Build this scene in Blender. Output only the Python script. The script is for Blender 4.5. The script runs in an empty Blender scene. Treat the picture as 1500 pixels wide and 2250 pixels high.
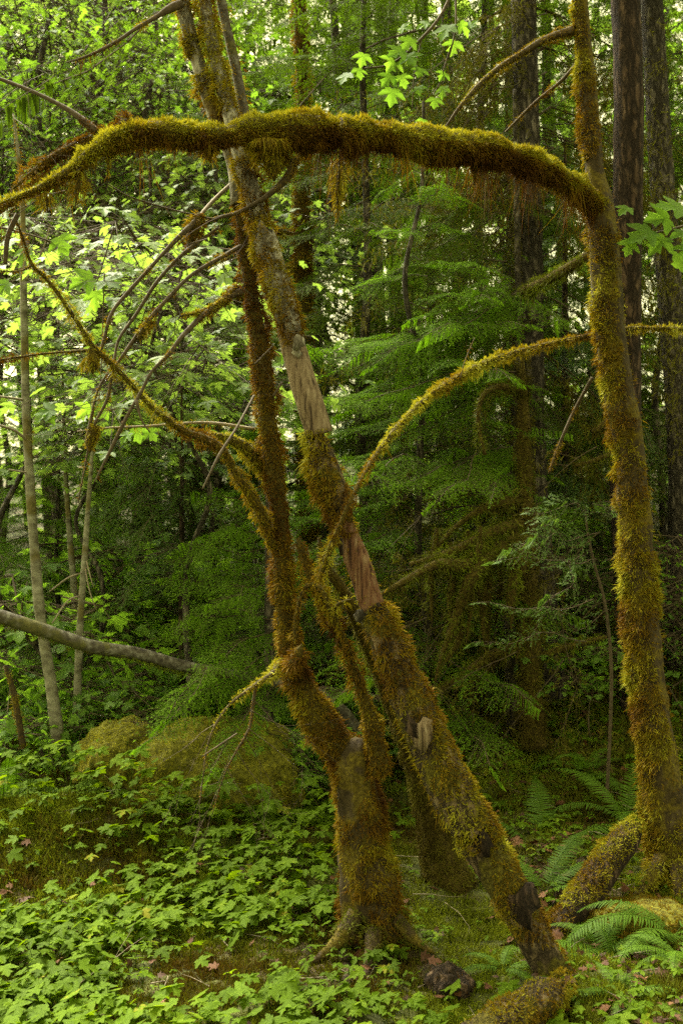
import bpy, math, random
import numpy as np
from mathutils import Vector, Matrix

# ------------------------------------------------------------------ camera, sky, sun, exposure
scene = bpy.context.scene
COL = scene.collection
CAM_H, FPX = 1.6, 2500.0            # camera height (m); focal length in photo pixels (1500x2250)
cam_d = bpy.data.cameras.new("camera"); cam = bpy.data.objects.new("camera", cam_d); COL.objects.link(cam)
cam_d.sensor_fit = 'VERTICAL'; cam_d.sensor_height = 36.0; cam_d.lens = 36.0 * FPX / 2250.0
cam_d.clip_start = 0.05; cam_d.clip_end = 400
cam.location = (0, 0, CAM_H); cam.rotation_euler = (math.radians(90), 0, 0)
cam_d.dof.use_dof = True; cam_d.dof.focus_distance = 4.6; cam_d.dof.aperture_fstop = 4.5
scene.camera = cam

SUN_AZ, SUN_EL = math.radians(-38), math.radians(52)     # azimuth from +Y towards +X
world = bpy.data.worlds.new("World"); scene.world = world; world.use_nodes = True
wn = world.node_tree; wn.nodes.clear()
sky = wn.nodes.new("ShaderNodeTexSky"); sky.sky_type = 'NISHITA'; sky.sun_disc = False
sky.sun_elevation = SUN_EL; sky.sun_rotation = SUN_AZ; sky.air_density = 1.0; sky.dust_density = 4.0; sky.ozone_density = 1.0
hs = wn.nodes.new("ShaderNodeHueSaturation"); hs.inputs['Saturation'].default_value = 0.12
bg = wn.nodes.new("ShaderNodeBackground"); bg.inputs['Strength'].default_value = 0.15
wo = wn.nodes.new("ShaderNodeOutputWorld")
wm = wn.nodes.new("ShaderNodeMix"); wm.data_type = 'RGBA'; wm.blend_type = 'MULTIPLY'; wm.inputs['Factor'].default_value = 1; wm.inputs['B'].default_value = (1.0, .94, .46, 1)
wn.links.new(sky.outputs[0], hs.inputs['Color']); wn.links.new(hs.outputs[0], wm.inputs['A']); wn.links.new(wm.outputs['Result'], bg.inputs['Color']); wn.links.new(bg.outputs[0], wo.inputs['Surface'])
sd = bpy.data.lights.new("sun", 'SUN'); sd.energy = 3.4; sd.angle = math.radians(26); sd.color = (1.0, 0.95, 0.84)
sun = bpy.data.objects.new("sun", sd); COL.objects.link(sun)
sdir = Vector((math.sin(SUN_AZ) * math.cos(SUN_EL), math.cos(SUN_AZ) * math.cos(SUN_EL), math.sin(SUN_EL)))
sun.rotation_euler = sdir.to_track_quat('Z', 'Y').to_euler()
scene.view_settings.view_transform = 'Standard'; scene.view_settings.look = 'None'
scene.view_settings.exposure = 2.15; scene.view_settings.gamma = 1.0
scene.render.engine = 'CYCLES'
cy = scene.cycles
cy.max_bounces = 7; cy.diffuse_bounces = 4; cy.glossy_bounces = 1; cy.transmission_bounces = 3; cy.transparent_max_bounces = 4
cy.caustics_reflective = False; cy.caustics_refractive = False
cy.use_denoising = False; cy.use_adaptive_sampling = True; cy.adaptive_threshold = 0.02

# ------------------------------------------------------------------ maths helpers
def P(px, py, Y):
    return np.array([(px - 750) / FPX * Y, Y, CAM_H - (py - 1125) / FPX * Y])

def _h(i, j, k, seed):
    n = (i * 374761393 + j * 668265263 + k * 2147483647 + seed * 1442695041) & 0xffffffff
    n = ((n ^ (n >> 13)) * 1274126177) & 0xffffffff
    n = ((n ^ (n >> 16)) * 2246822519) & 0xffffffff
    return (n ^ (n >> 15)) / 4294967295.0

def vnoise(p, scale=1.0, seed=0):
    p = np.asarray(p, float) * scale
    i = np.floor(p).astype(np.int64); f = p - i; f = f * f * (3 - 2 * f)
    i = i & 0xfffff
    out = 0
    for a in (0, 1):
        for b in (0, 1):
            for c in (0, 1):
                w = (f[..., 0] if a else 1 - f[..., 0]) * (f[..., 1] if b else 1 - f[..., 1]) * (f[..., 2] if c else 1 - f[..., 2])
                out = out + w * _h(i[..., 0] + a, i[..., 1] + b, i[..., 2] + c, seed)
    return out

def fbm(p, scale=1.0, seed=0, oct=3):
    s, a, t = 0, 1.0, 0
    for o in range(oct):
        s = s + a * vnoise(p, scale * 2 ** o, seed + 17 * o); t += a; a *= 0.5
    return s / t

def unit(v):
    return v / np.maximum(np.linalg.norm(v, axis=-1, keepdims=True), 1e-9)

def rng(seed):
    return np.random.default_rng(seed)

MOUNDS = [  # x, y, rx, ry, height  (soft rises of the forest floor)
    (-1.35, 5.35, 1.15, 0.42, 0.30), (0.25, 4.5, 0.45, 0.4, 0.05), (1.75, 7.0, 1.2, 0.9, 0.18),
]
ANCHORS = [tuple(P(*q)) for q in [(1490, 1950, 5.0), (825, 2080, 4.3), (1205, 2120, 4.0), (985, 1925, 4.95), (1330, 1945, 4.78), (1225, 2095, 4.6), (1120, 2285, 3.6), (1400, 1860, 5.1), (1400, 2060, 4.6), (600, 1850, 5.2)]]
def ground_h(x, y):
    x = np.asarray(x, float); y = np.asarray(y, float)
    p = np.stack([x, y, np.zeros_like(x)], -1)
    h = (fbm(p, 0.7, 3, 3) - 0.5) * 0.22 + (fbm(p, 3.1, 9, 3) - 0.5) * 0.07
    near = np.clip((y - 2) / 3, 0.3, 1)
    h = h * near
    for mx, my, rx, ry, mh in MOUNDS:
        d = ((x - mx) / rx) ** 2 + ((y - my) / ry) ** 2
        h = h + mh * np.exp(-d * 1.1)
    h = h + 0.035 * x
    h = h + np.clip(y - 7.5, 0, 200) * 0.015 + np.clip(y - 12, 0, 60) * 0.07
    h = h + np.clip(x - .6, 0, 6) * np.clip(y - 5.4, 0, 5) * 0.07 + np.clip(y - 6.4, 0, 5) * .06
    W = 0; D = 0
    for ax, ay, az in ANCHORS:
        w = np.exp(-((x - ax) ** 2 + (y - ay) ** 2) / .16); W = W + w; D = D + w * (az + .02 * (fbm(p, 6, 12, 2) - .5) - h)
    return h + D / np.maximum(W, 1.0)

# ------------------------------------------------------------------ mesh building
def build(name, V, F, mat, parent=None, attr=None, smooth=False, quads=False, loc=None):
    V = np.asarray(V, np.float32); F = np.asarray(F, np.int32)
    k = F.shape[1]
    if loc is not None: V = V - np.asarray(loc, np.float32)
    me = bpy.data.meshes.new(name)
    me.vertices.add(len(V)); me.vertices.foreach_set("co", V.ravel())
    me.loops.add(F.size); me.loops.foreach_set("vertex_index", F.ravel())
    me.polygons.add(len(F))
    me.polygons.foreach_set("loop_start", np.arange(0, F.size, k, dtype=np.int32))
    me.polygons.foreach_set("loop_total", np.full(len(F), k, np.int32))
    if smooth: me.polygons.foreach_set("use_smooth", np.ones(len(F), bool))
    if attr is not None:
        a = me.attributes.new("v", 'FLOAT', 'POINT'); a.data.foreach_set("value", np.asarray(attr, np.float32).ravel())
    me.update(calc_edges=True)
    me.materials.append(mat)
    o = bpy.data.objects.new(name, me); COL.objects.link(o)
    if parent is not None: o.parent = parent
    return o

def thing(name, label, cat, loc, group=None):
    o = bpy.data.objects.new(name, None); COL.objects.link(o)
    o.location = tuple(float(c) for c in loc); o.empty_display_size = 0.1
    o['label'] = label; o['category'] = cat
    if group: o['group'] = group
    return o

def tag(o, label, cat, group=None):
    o['label'] = label; o['category'] = cat
    if group: o['group'] = group
    return o

def kind(o, k):
    o['kind'] = k; return o

def merge(parts):
    """parts: list of (V, F, attr) with the same polygon size"""
    Vs, Fs, As, n = [], [], [], 0
    for V, F, A in parts:
        if len(V) == 0: continue
        Vs.append(V); Fs.append(F + n); As.append(A); n += len(V)
    if not Vs: return np.zeros((0, 3)), np.zeros((0, 3), int), np.zeros(0)
    return np.concatenate(Vs), np.concatenate(Fs), np.concatenate(As)

# ------------------------------------------------------------------ materials
def new_mat(name):
    m = bpy.data.materials.new(name); m.use_nodes = True; m.node_tree.nodes.clear(); return m, m.node_tree

def ramp(nt, fac, stops):
    r = nt.nodes.new("ShaderNodeValToRGB"); e = r.color_ramp.elements
    while len(e) > 1: e.remove(e[-1])
    e[0].position = stops[0][0]; e[0].color = (*stops[0][1], 1)
    for p, c in stops[1:]:
        x = e.new(p); x.color = (*c, 1)
    nt.links.new(fac, r.inputs[0]); return r.outputs[0]

def foliage_mat(name, stops, trans=0.4, rough=0.5, spec=0.35, tint=(1.25, 1.35, 0.5), mott=0):
    """leaf-like: a random value per leaf picks its colour; part of the light passes through"""
    m, nt = new_mat(name); N = nt.nodes; L = nt.links
    at = N.new("ShaderNodeAttribute"); at.attribute_name = "v"
    if mott:
        tc = N.new("ShaderNodeTexCoord"); nz = N.new("ShaderNodeTexNoise"); nz.inputs['Scale'].default_value = mott; nz.inputs['Detail'].default_value = 3; L.new(tc.outputs['Object'], nz.inputs['Vector'])
        ad = N.new("ShaderNodeMath"); ad.operation = 'MULTIPLY_ADD'; ad.inputs[1].default_value = .7; L.new(nz.outputs['Fac'], ad.inputs[0])
        a2 = N.new("ShaderNodeMath"); a2.operation = 'SUBTRACT'; a2.inputs[1].default_value = .35; L.new(at.outputs['Fac'], a2.inputs[0]); L.new(a2.outputs[0], ad.inputs[2]); c = ramp(nt, ad.outputs[0], stops)
    else: c = ramp(nt, at.outputs['Fac'], stops)
    pb = N.new("ShaderNodeBsdfPrincipled"); L.new(c, pb.inputs['Base Color'])
    pb.inputs['Roughness'].default_value = rough; pb.inputs['Specular IOR Level'].default_value = spec
    out = N.new("ShaderNodeOutputMaterial")
    if trans > 0:
        mx = N.new("ShaderNodeMix"); mx.data_type = 'RGBA'; mx.blend_type = 'MULTIPLY'; mx.inputs['Factor'].default_value = 1
        L.new(c, mx.inputs['A']); mx.inputs['B'].default_value = (*tint, 1)
        tr = N.new("ShaderNodeBsdfTranslucent"); L.new(mx.outputs['Result'], tr.inputs['Color'])
        ms = N.new("ShaderNodeMixShader"); ms.inputs[0].default_value = trans
        L.new(pb.outputs[0], ms.inputs[1]); L.new(tr.outputs[0], ms.inputs[2]); L.new(ms.outputs[0], out.inputs['Surface'])
    else:
        L.new(pb.outputs[0], out.inputs['Surface'])
    return m

def surf_mat(name, stops, scale=(12, 12, 12), detail=6, rough=0.9, bump=0.5, bscale=None, dist=0.01, vor=0, mix2=None, obj=True):
    """bark, wood, soil: stretched noise for colour and bump; mix2=(stops, scale, threshold) lays patches over it"""
    m, nt = new_mat(name); N = nt.nodes; L = nt.links
    tc = N.new("ShaderNodeTexCoord"); mp = N.new("ShaderNodeMapping"); L.new(tc.outputs['Object'], mp.inputs[0]); mp.inputs['Scale'].default_value = scale
    nz = N.new("ShaderNodeTexNoise"); nz.inputs['Scale'].default_value = 1; nz.inputs['Detail'].default_value = detail; nz.inputs['Roughness'].default_value = 0.65
    L.new(mp.outputs[0], nz.inputs['Vector'])
    c = ramp(nt, nz.outputs['Fac'], stops)
    hgt = nz.outputs['Fac']
    if vor:
        vo = N.new("ShaderNodeTexVoronoi"); vo.feature = 'DISTANCE_TO_EDGE'; vo.inputs['Scale'].default_value = vor
        ad = N.new("ShaderNodeVectorMath"); ad.operation = 'MULTIPLY_ADD'; L.new(nz.outputs['Color'], ad.inputs[0]); ad.inputs[1].default_value = (2.6, 2.6, 2.6); L.new(mp.outputs[0], ad.inputs[2])
        L.new(ad.outputs[0], vo.inputs['Vector'])
        mr = N.new("ShaderNodeMapRange"); mr.inputs['From Max'].default_value = 0.25; L.new(vo.outputs['Distance'], mr.inputs['Value'])
        mm = N.new("ShaderNodeMix"); mm.data_type = 'RGBA'; mm.inputs['A'].default_value = (*[x * 0.6 for x in stops[0][1]], 1)
        L.new(mr.outputs[0], mm.inputs['Factor']); L.new(c, mm.inputs['B']); c = mm.outputs['Result']
        ma = N.new("ShaderNodeMath"); ma.operation = 'MULTIPLY_ADD'; L.new(mr.outputs[0], ma.inputs[0]); ma.inputs[1].default_value = 0.8; L.new(nz.outputs['Fac'], ma.inputs[2]); hgt = ma.outputs[0]
    if mix2:
        st2, sc2, th = mix2
        n2 = N.new("ShaderNodeTexNoise"); n2.inputs['Scale'].default_value = sc2; n2.inputs['Detail'].default_value = 5; L.new(tc.outputs['Object'], n2.inputs['Vector'])
        n3 = N.new("ShaderNodeTexNoise"); n3.inputs['Scale'].default_value = sc2 * 9; n3.inputs['Detail'].default_value = 3; L.new(tc.outputs['Object'], n3.inputs['Vector'])
        c2 = ramp(nt, n3.outputs['Fac'], st2)
        mr2 = N.new("ShaderNodeMapRange"); mr2.inputs['From Min'].default_value = th; mr2.inputs['From Max'].default_value = th + 0.06; L.new(n2.outputs['Fac'], mr2.inputs['Value'])
        m2 = N.new("ShaderNodeMix"); m2.data_type = 'RGBA'; L.new(mr2.outputs[0], m2.inputs['Factor']); L.new(c, m2.inputs['A']); L.new(c2, m2.inputs['B']); c = m2.outputs['Result']
    pb = N.new("ShaderNodeBsdfPrincipled"); L.new(c, pb.inputs['Base Color']); pb.inputs['Roughness'].default_value = rough; pb.inputs['Specular IOR Level'].default_value = 0.25
    bp = N.new("ShaderNodeBump"); bp.inputs['Strength'].default_value = bump; bp.inputs['Distance'].default_value = dist
    L.new(hgt, bp.inputs['Height']); L.new(bp.outputs[0], pb.inputs['Normal'])
    out = N.new("ShaderNodeOutputMaterial"); L.new(pb.outputs[0], out.inputs['Surface'])
    return m

M = {}
# moss: v 0 = rust brown old moss, 1 = fresh yellow green
M['moss_gold'] = foliage_mat('moss_gold', [(0, (.065, .028, .003)), (.25, (.13, .068, .004)), (.5, (.19, .128, .006)), (.75, (.22, .195, .008)), (1, (.32, .32, .028))], .30, .75, .12, (1.25, 1.1, .5))
M['moss_green'] = foliage_mat('moss_green', [(0, (.06, .036, .006)), (.3, (.075, .075, .007)), (.65, (.115, .14, .010)), (1, (.20, .24, .018))], .30, .75, .12, (1.2, 1.2, .5))
M['moss_dark'] = foliage_mat('moss_dark', [(0, (.05, .036, .006)), (.5, (.10, .092, .010)), (1, (.17, .175, .018))], .25, .8, .1)
M['moss_bed'] = surf_mat('moss_bed', [(.3, (.02, .014, .003)), (.5, (.07, .05, .006)), (.7, (.14, .11, .010))], (70, 70, 70), bump=1, dist=.02)
M['moss_bed_green'] = surf_mat('moss_bed_green', [(.3, (.03, .03, .004)), (.5, (.10, .095, .008)), (.7, (.19, .18, .012))], (40, 40, 40), bump=.8)
M['bark_pale'] = surf_mat('bark_pale', [(.3, (.13, .11, .08)), (.5, (.30, .28, .23)), (.7, (.45, .43, .37))], (22, 22, 9), vor=.8, bump=.6, mix2=([(.3, (.09, .06, .02)), (.7, (.16, .12, .03))], 6, .60))
M['bark_birch'] = surf_mat('bark_birch', [(.35, (.07, .06, .04)), (.52, (.18, .17, .125)), (.75, (.30, .29, .23))], (14, 14, 22), bump=.3, mix2=([(.3, (.08, .07, .02)), (.7, (.15, .12, .05))], 3.5, .53))
M['bark_fir'] = surf_mat('bark_fir', [(.3, (.05, .04, .028)), (.55, (.13, .11, .085)), (.75, (.24, .215, .18))], (30, 30, 10), vor=.7, bump=1, dist=.02)
M['bark_red'] = surf_mat('bark_red', [(.3, (.028, .016, .010)), (.55, (.085, .053, .034)), (.75, (.16, .11, .075))], (36, 36, 9), vor=.7, bump=1, dist=.02)
M['bark_mossy'] = surf_mat('bark_mossy', [(.3, (.018, .012, .005)), (.55, (.05, .035, .014)), (.75, (.11, .085, .04))], (40, 40, 22), bump=1, dist=.012, mix2=([(.3, (.04, .028, .004)), (.7, (.13, .10, .01))], 9, .50))
M['wood_bare'] = surf_mat('wood_bare', [(.36, (.035, .022, .014)), (.46, (.15, .105, .065)), (.6, (.23, .175, .115)), (.72, (.33, .27, .19))], (75, 75, 4), bump=1, dist=.012)
M['wood_red'] = surf_mat('wood_red', [(.36, (.03, .013, .008)), (.46, (.12, .052, .028)), (.6, (.165, .098, .055)), (.72, (.25, .17, .105))], (75, 75, 4), bump=1, dist=.012)
M['bark_snag'] = surf_mat('bark_snag', [(.3, (.05, .032, .018)), (.5, (.14, .10, .055)), (.72, (.25, .19, .12))], (34, 34, 14), vor=.7, bump=1, dist=.015, mix2=([(.3, (.05, .04, .006)), (.7, (.14, .12, .012))], 9, .50))
M['bark_grey'] = surf_mat('bark_grey', [(.32, (.025, .02, .016)), (.5, (.075, .065, .05)), (.7, (.20, .195, .165))], (26, 26, 26), bump=.7, mix2=([(.3, (.05, .05, .02)), (.7, (.11, .10, .03))], 5, .56))
M['twig'] = surf_mat('twig', [(.3, (.035, .025, .014)), (.7, (.10, .075, .045))], (60, 60, 60), bump=.3)
M['twig_pale'] = surf_mat('twig_pale', [(.3, (.13, .10, .07)), (.7, (.27, .23, .17))], (60, 60, 60), bump=.3)
M['maple'] = foliage_mat('maple', [(0, (.08, .15, .022)), (.5, (.12, .21, .032)), (.9, (.16, .26, .042)), (1, (.17, .27, .05))], .6, .6, .14, (2.0, 2.1, .8), mott=30)
M['maple_pale'] = foliage_mat('maple_pale', [(0, (.10, .16, .04)), (.5, (.15, .23, .065)), (1, (.2, .27, .09))], .55, .55, .2, (1.9, 1.95, .8))
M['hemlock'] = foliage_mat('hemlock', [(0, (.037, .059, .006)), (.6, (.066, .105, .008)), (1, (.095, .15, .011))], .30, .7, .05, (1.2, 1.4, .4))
M['hemlock_bright'] = foliage_mat('hemlock_bright', [(0, (.067, .125, .009)), (.6, (.107, .198, .012)), (1, (.165, .29, .018))], .42, .7, .05, (1.2, 1.4, .4))  # lit copy of hemlock: greens lifted so shaded sprays look lit
M['cedar'] = foliage_mat('cedar', [(0, (.045, .085, .018)), (.6, (.08, .14, .030)), (1, (.13, .20, .05))], .3, .6, .14)
M['fern'] = foliage_mat('fern', [(0, (.05, .10, .008)), (1, (.09, .17, .012))], .35, .6, .10, (1.4, 1.5, .4))
M['herb'] = foliage_mat('herb', [(0, (.054, .092, .005)), (.6, (.092, .158, .007)), (.95, (.138, .212, .010)), (1, (.22, .22, .02))], .45, .65, .06, (1.7, 1.6, .35), mott=45)
M['litter'] = foliage_mat('litter', [(0, (.03, .014, .007)), (.7, (.09, .036, .014)), (1, (.17, .085, .035))], .15, .7, .2, (1, .8, .6))
M['dead_fern'] = foliage_mat('dead_fern', [(0, (.14, .05, .012)), (1, (.26, .11, .03))], .25, .7, .2, (1, .8, .6))
M['soil'] = surf_mat('soil', [(.3, (.014, .010, .005)), (.5, (.045, .030, .012)), (.7, (.075, .055, .018))], (9, 9, 9), 8, bump=1, dist=.03,
                     mix2=([(.3, (.02, .024, .004)), (.55, (.045, .05, .006)), (.8, (.08, .085, .010))], 1.3, .44))

# ------------------------------------------------------------------ limbs (tubes along drawn paths)
class Limb:
    """a wandering tapered tube; pts = rows of (x, y, z, radius)"""
    def __init__(s, pts, step=0.02, lump=0.12, seed=0, sides=None, flute=0.0, lumpscale=9, rag=0.0, shrink=0.0):
        pts = np.array(pts, float); n = len(pts); pts[:, 3] = np.maximum(pts[:, 3] - shrink, pts[:, 3] * .38); s.rag = rag
        P_ = np.vstack([2 * pts[0] - pts[1], pts, 2 * pts[-1] - pts[-2]])
        out = []
        for i in range(n - 1):
            p0, p1, p2, p3 = P_[i:i + 4]
            k = max(2, int(np.linalg.norm((p2 - p1)[:3]) / step))
            t = np.linspace(0, 1, k, endpoint=False)[:, None]
            out.append(0.5 * ((2 * p1) + (-p0 + p2) * t + (2 * p0 - 5 * p1 + 4 * p2 - p3) * t ** 2 + (-p0 + 3 * p1 - 3 * p2 + p3) * t ** 3))
        out.append(pts[-1:]); A = np.vstack(out)
        s.C = A[:, :3]; s.R = np.maximum(A[:, 3], 0.001); s.seed = seed; s.lump = lump; s.flute = flute; s.ls = lumpscale
        s.T = unit(np.gradient(s.C, axis=0))
        ref = np.array([0.13, -1.0, 0.07]); 
        if abs(np.dot(s.T.mean(0), ref)) / np.linalg.norm(ref) > 0.9 * np.linalg.norm(s.T.mean(0)): ref = np.array([1.0, 0.1, 0.2])
        s.U = unit(np.cross(s.T, ref)); s.W = np.cross(s.T, s.U)
        s.sides = sides or int(np.clip(s.R.max() * 2 * math.pi / step, 6, 36))
        d = np.linalg.norm(np.diff(s.C, axis=0), axis=1); s.S = np.concatenate([[0], np.cumsum(d)])
    def at(s, q, th):
        """q in 0..n-1 (float rows), th angle -> surface point, outward normal"""
        i = np.clip(q.astype(int), 0, len(s.C) - 2); f = (q - i)[:, None]
        C = s.C[i] * (1 - f) + s.C[i + 1] * f; R = (s.R[i] * (1 - f[:, 0]) + s.R[i + 1] * f[:, 0])
        n = unit(s.U[i] * np.cos(th)[:, None] + s.W[i] * np.sin(th)[:, None])
        p = C + n * R[:, None]
        dd = (fbm(p, s.ls, s.seed, 3) - 0.5) * 2 * s.lump
        if s.flute: dd = dd + s.flute * (np.cos(th * 3 + p[:, 2] * 3 + s.seed) * .5 + np.cos(th * 7 + s.seed) * .3)
        return p + n * (R * dd)[:, None], n, R
    def mesh(s):
        n, k = len(s.C), s.sides
        q = np.repeat(np.arange(n, dtype=float), k); th = np.tile(np.arange(k) * 2 * math.pi / k, n)
        V, _, _ = s.at(q, th)
        if s.rag:
            z = np.minimum(s.S[q.astype(int)], s.S[-1] - s.S[q.astype(int)]); e = np.clip(1 - z / .10, 0, 1)
            sg = np.where(s.S[q.astype(int)] < s.S[-1] * .5, 1, -1)
            V = V + s.T[q.astype(int)] * (sg * e * s.rag * vnoise(np.column_stack([np.cos(th) * 2.2, np.sin(th) * 2.2, sg * 3.0 + s.seed]), 1.6, s.seed))[:, None]
        a = np.arange(n - 1)[:, None] * k + np.arange(k)[None, :]; b = np.arange(n - 1)[:, None] * k + (np.arange(k)[None, :] + 1) % k
        F = np.stack([a, b, b + k, a + k], -1).reshape(-1, 4)
        V = np.vstack([V, s.C[0], s.C[-1]])          # end caps as degenerate-free quads (pairs of fan triangles)
        e0, e1 = n * k, n * k + 1; j = np.arange(0, k - 1, 2)
        c0 = np.stack([np.full(len(j), e0), (j + 2) % k, j + 1, j], -1)
        c1 = np.stack([np.full(len(j), e1), (n - 1) * k + j, (n - 1) * k + j + 1, (n - 1) * k + (j + 2) % k], -1)
        return V, np.vstack([F, c0, c1]), np.zeros(len(V))

def path(rows, default_Y=None):
    """rows of (px, py, Y, width px) -> x,y,z,r"""
    out = []
    for r in rows:
        px, py, Y, w = r
        p = P(px, py, Y); out.append((*p, w * 0.5 / FPX * Y))
    return out

def blades(pos, d, length, width, bend, g):
    """short bent blades: 5 verts, 3 triangles each"""
    n = len(pos); side = unit(np.cross(d, unit(g.normal(size=(n, 3))))) * width[:, None] * 0.5
    mid = pos + d * (length * 0.55)[:, None] + bend * 0.35
    tip = pos + d * length[:, None] + bend
    V = np.stack([pos - side, pos + side, mid - side * .9, mid + side * .9, tip], 1).reshape(-1, 3)
    b = np.arange(n)[:, None] * 5
    F = np.concatenate([b + [0, 1, 3], b + [0, 3, 2], b + [2, 3, 4]], 1).reshape(-1, 3)
    return V, F

def moss_on(limb, g, dens=20000, length=.022, width=.004, cover=None, hang=0.0, hue=0.5, rust=0.0, q0=0, q1=None, hanglen=.12, up=0.0):
    """moss fronds over a limb. cover: f(pos, normal)->keep probability; hang: share of long strands on the underside"""
    n = len(limb.C); q1 = n - 1 if q1 is None else q1
    area = np.sum(np.diff(limb.S)[q0:q1] * limb.R[q0:q1] * 2 * math.pi)
    dens *= 1.75; length *= .60; width *= .78
    N = int(area * dens)
    w = np.cumsum(limb.R[q0:q1]); q = q0 + np.interp(g.random(N) * w[-1], w, np.arange(len(w))); th = g.random(N) * 2 * math.pi
    pos, nr, R = limb.at(q, th)
    if cover is not None:
        k = g.random(N) < cover(pos, nr); pos, nr, R = pos[k], nr[k], R[k]; N = len(pos)
    clump = fbm(pos, 22, 5, 3); big = fbm(pos, 5, 8, 2)
    pos = pos + nr * (np.clip(clump - .35, 0, 1) ** 1.2 * .075 * min(1, length / .02) - .003)[:, None]
    L = length * (0.35 + 1.3 * clump) * (0.42 + 1.35 * g.random(N) ** 2.2) * (0.5 + 1.1 * big)
    d = nr + g.normal(size=(N, 3)) * 0.5; d[:, 2] += up; d = unit(d)
    # lean the neighbours of a clump together
    cd = np.stack([vnoise(pos, 40, 31), vnoise(pos, 40, 32), vnoise(pos, 40, 33)], -1) - .5
    d = unit(d + cd * .7)
    bend = np.zeros((N, 3)); bend[:, 2] = -L * (0.15 + 0.35 * (1 - nr[:, 2]) * g.random(N))
    W = width * (0.6 + .8 * g.random(N))
    v = np.clip(hue + .04 + (fbm(pos, 7, 77, 3) - .5) * 1.5 + g.normal(size=N) * .13 - rust * (nr[:, 2] < 0) * (.3 - nr[:, 2] * .3), 0, 1)  # rust: fronds facing down take a darker, browner colour
    V, F = blades(pos, d, L, W, bend, g); A = np.repeat(v, 5)
    parts = [(V, F, A)]
    if hang > 0:
        k = (nr[:, 2] < -0.05) & (g.random(N) < hang * np.clip((fbm(pos, 9, 55, 2) - .38) * 4, 0, 1))
        hp = pos[k]; m = len(hp)
        if m:
            HL = hanglen * (0.12 + g.random(m) ** 3 * 1.3) * np.clip((fbm(hp, 6, 91, 2) - .3) * 2.6, .15, 1.5)
            hd = g.normal(size=(m, 3)) * .22; hd[:, 2] = -1; hd = unit(hd)
            V2, F2 = blades(hp, hd, HL, np.full(m, width * .75), g.normal(size=(m, 3)) * (HL * .12)[:, None], g)
            parts.append((V2, F2, np.repeat(np.clip(v[k] - .12, 0, 1), 5)))
    return merge(parts)

def patchy(th, scale=6, seed=0, soft=.06, top=0.0):
    def f(p, n):
        return np.clip((fbm(p, scale, seed, 3) + top * n[:, 2] * .2 - th) / soft, 0, 1)
    return f

def add_limb(parent, name, limb, mat, base, moss=None, mossmat=None, label=None):
    V, F, A = limb.mesh()
    o = build(name, V, F, mat, parent, A, smooth=True, loc=base)
    if label: o['label'] = label
    if moss is not None and len(moss[0]):
        build('moss', moss[0], moss[1], mossmat, o, moss[2], loc=base)
    return o

# ------------------------------------------------------------------ leaves
def fan(outline, centre, fold=.18, curl=.25):
    o = np.array(outline, float); full = np.vstack([o, (o * [-1, 1])[-2:0:-1] if o[0][0] == 0 else (o * [-1, 1])[-2::-1]])
    P2 = np.vstack([[centre], full]); n = len(full)
    F = np.array([[0, 1 + i, 1 + (i + 1) % n] for i in range(n)])
    z = fold * np.abs(P2[:, 0]) - curl * ((P2[:, 0]) ** 2 + (P2[:, 1] - .3) ** 2)
    return np.column_stack([P2, z]), F          # x across, y along the leaf, z up

LEAF_FULL = fan([(0, 0), (.14, -.07), (.46, -.02), (.37, .12), (.52, .17), (.60, .29), (.78, .50), (.58, .55), (.44, .49), (.20, .46), (.30, .66), (.38, .78), (.18, .80), (.12, .93), (0, 1.04)], (0, .22))
LEAF_MID = fan([(0, 0), (.44, 0), (.32, .18), (.74, .50), (.22, .46), (.32, .76), (0, 1.0)], (0, .25))
LEAF_LOW = fan([(0, 0), (.42, .12), (.52, .5), (.2, .55), (0, 1.0)], (0, .3))
LEAF_OVAL = (np.array([(0, 0, 0), (.28, .35, .05), (.22, .75, .03), (0, 1, -.06), (-.22, .75, .03), (-.28, .35, .05)], float), np.array([(0, 1, 2), (0, 2, 3), (0, 3, 4), (0, 4, 5)]))
LEAF_TOOTH = fan([(0, 0), (.16, -.05), (.34, .04), (.38, .14), (.52, .20), (.50, .30), (.62, .42), (.50, .50), (.50, .62), (.34, .62), (.32, .78), (.18, .80), (.14, .92), (0, 1.0)], (0, .25), .12, .2)

def leaves(pos, fwd, nrm, size, v, proto, g, width=1.0):
    LV, LF = proto; n = len(pos); k = len(LV)
    f = unit(fwd); s = unit(np.cross(f, nrm)); u = np.cross(s, f)
    cu = (0.5 + g.random(n) * 1.4)[:, None]
    V = pos[:, None, :] + (s[:, None, :] * LV[None, :, 0:1] * width + f[:, None, :] * LV[None, :, 1:2] + u[:, None, :] * LV[None, :, 2:3] * cu[:, :, None]) * size[:, None, None]
    F = (LF[None] + (np.arange(n) * k)[:, None, None]).reshape(-1, 3)
    return V.reshape(-1, 3), F, np.repeat(v, k)

def strips(a, b, w, g=None):
    """thin flat-sided sticks from a to b (3-sided prisms)"""
    n = len(a); d = unit(b - a); ref = np.tile([0.3, 0.2, 1.0], (n, 1)); u = unit(np.cross(d, ref)); vv = np.cross(d, u)
    w = np.broadcast_to(w, (n,))[:, None]
    ring = [u, -u * .5 + vv * .87, -u * .5 - vv * .87]
    V = np.stack([a + r * w for r in ring] + [b + r * w * .6 for r in ring], 1).reshape(-1, 3)
    base = np.arange(n)[:, None] * 6
    F = np.concatenate([base + t for t in ([0, 1, 4], [0, 4, 3], [1, 2, 5], [1, 5, 4], [2, 0, 3], [2, 3, 5])], 1).reshape(-1, 3)
    return V, F, np.zeros(len(V))

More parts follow.
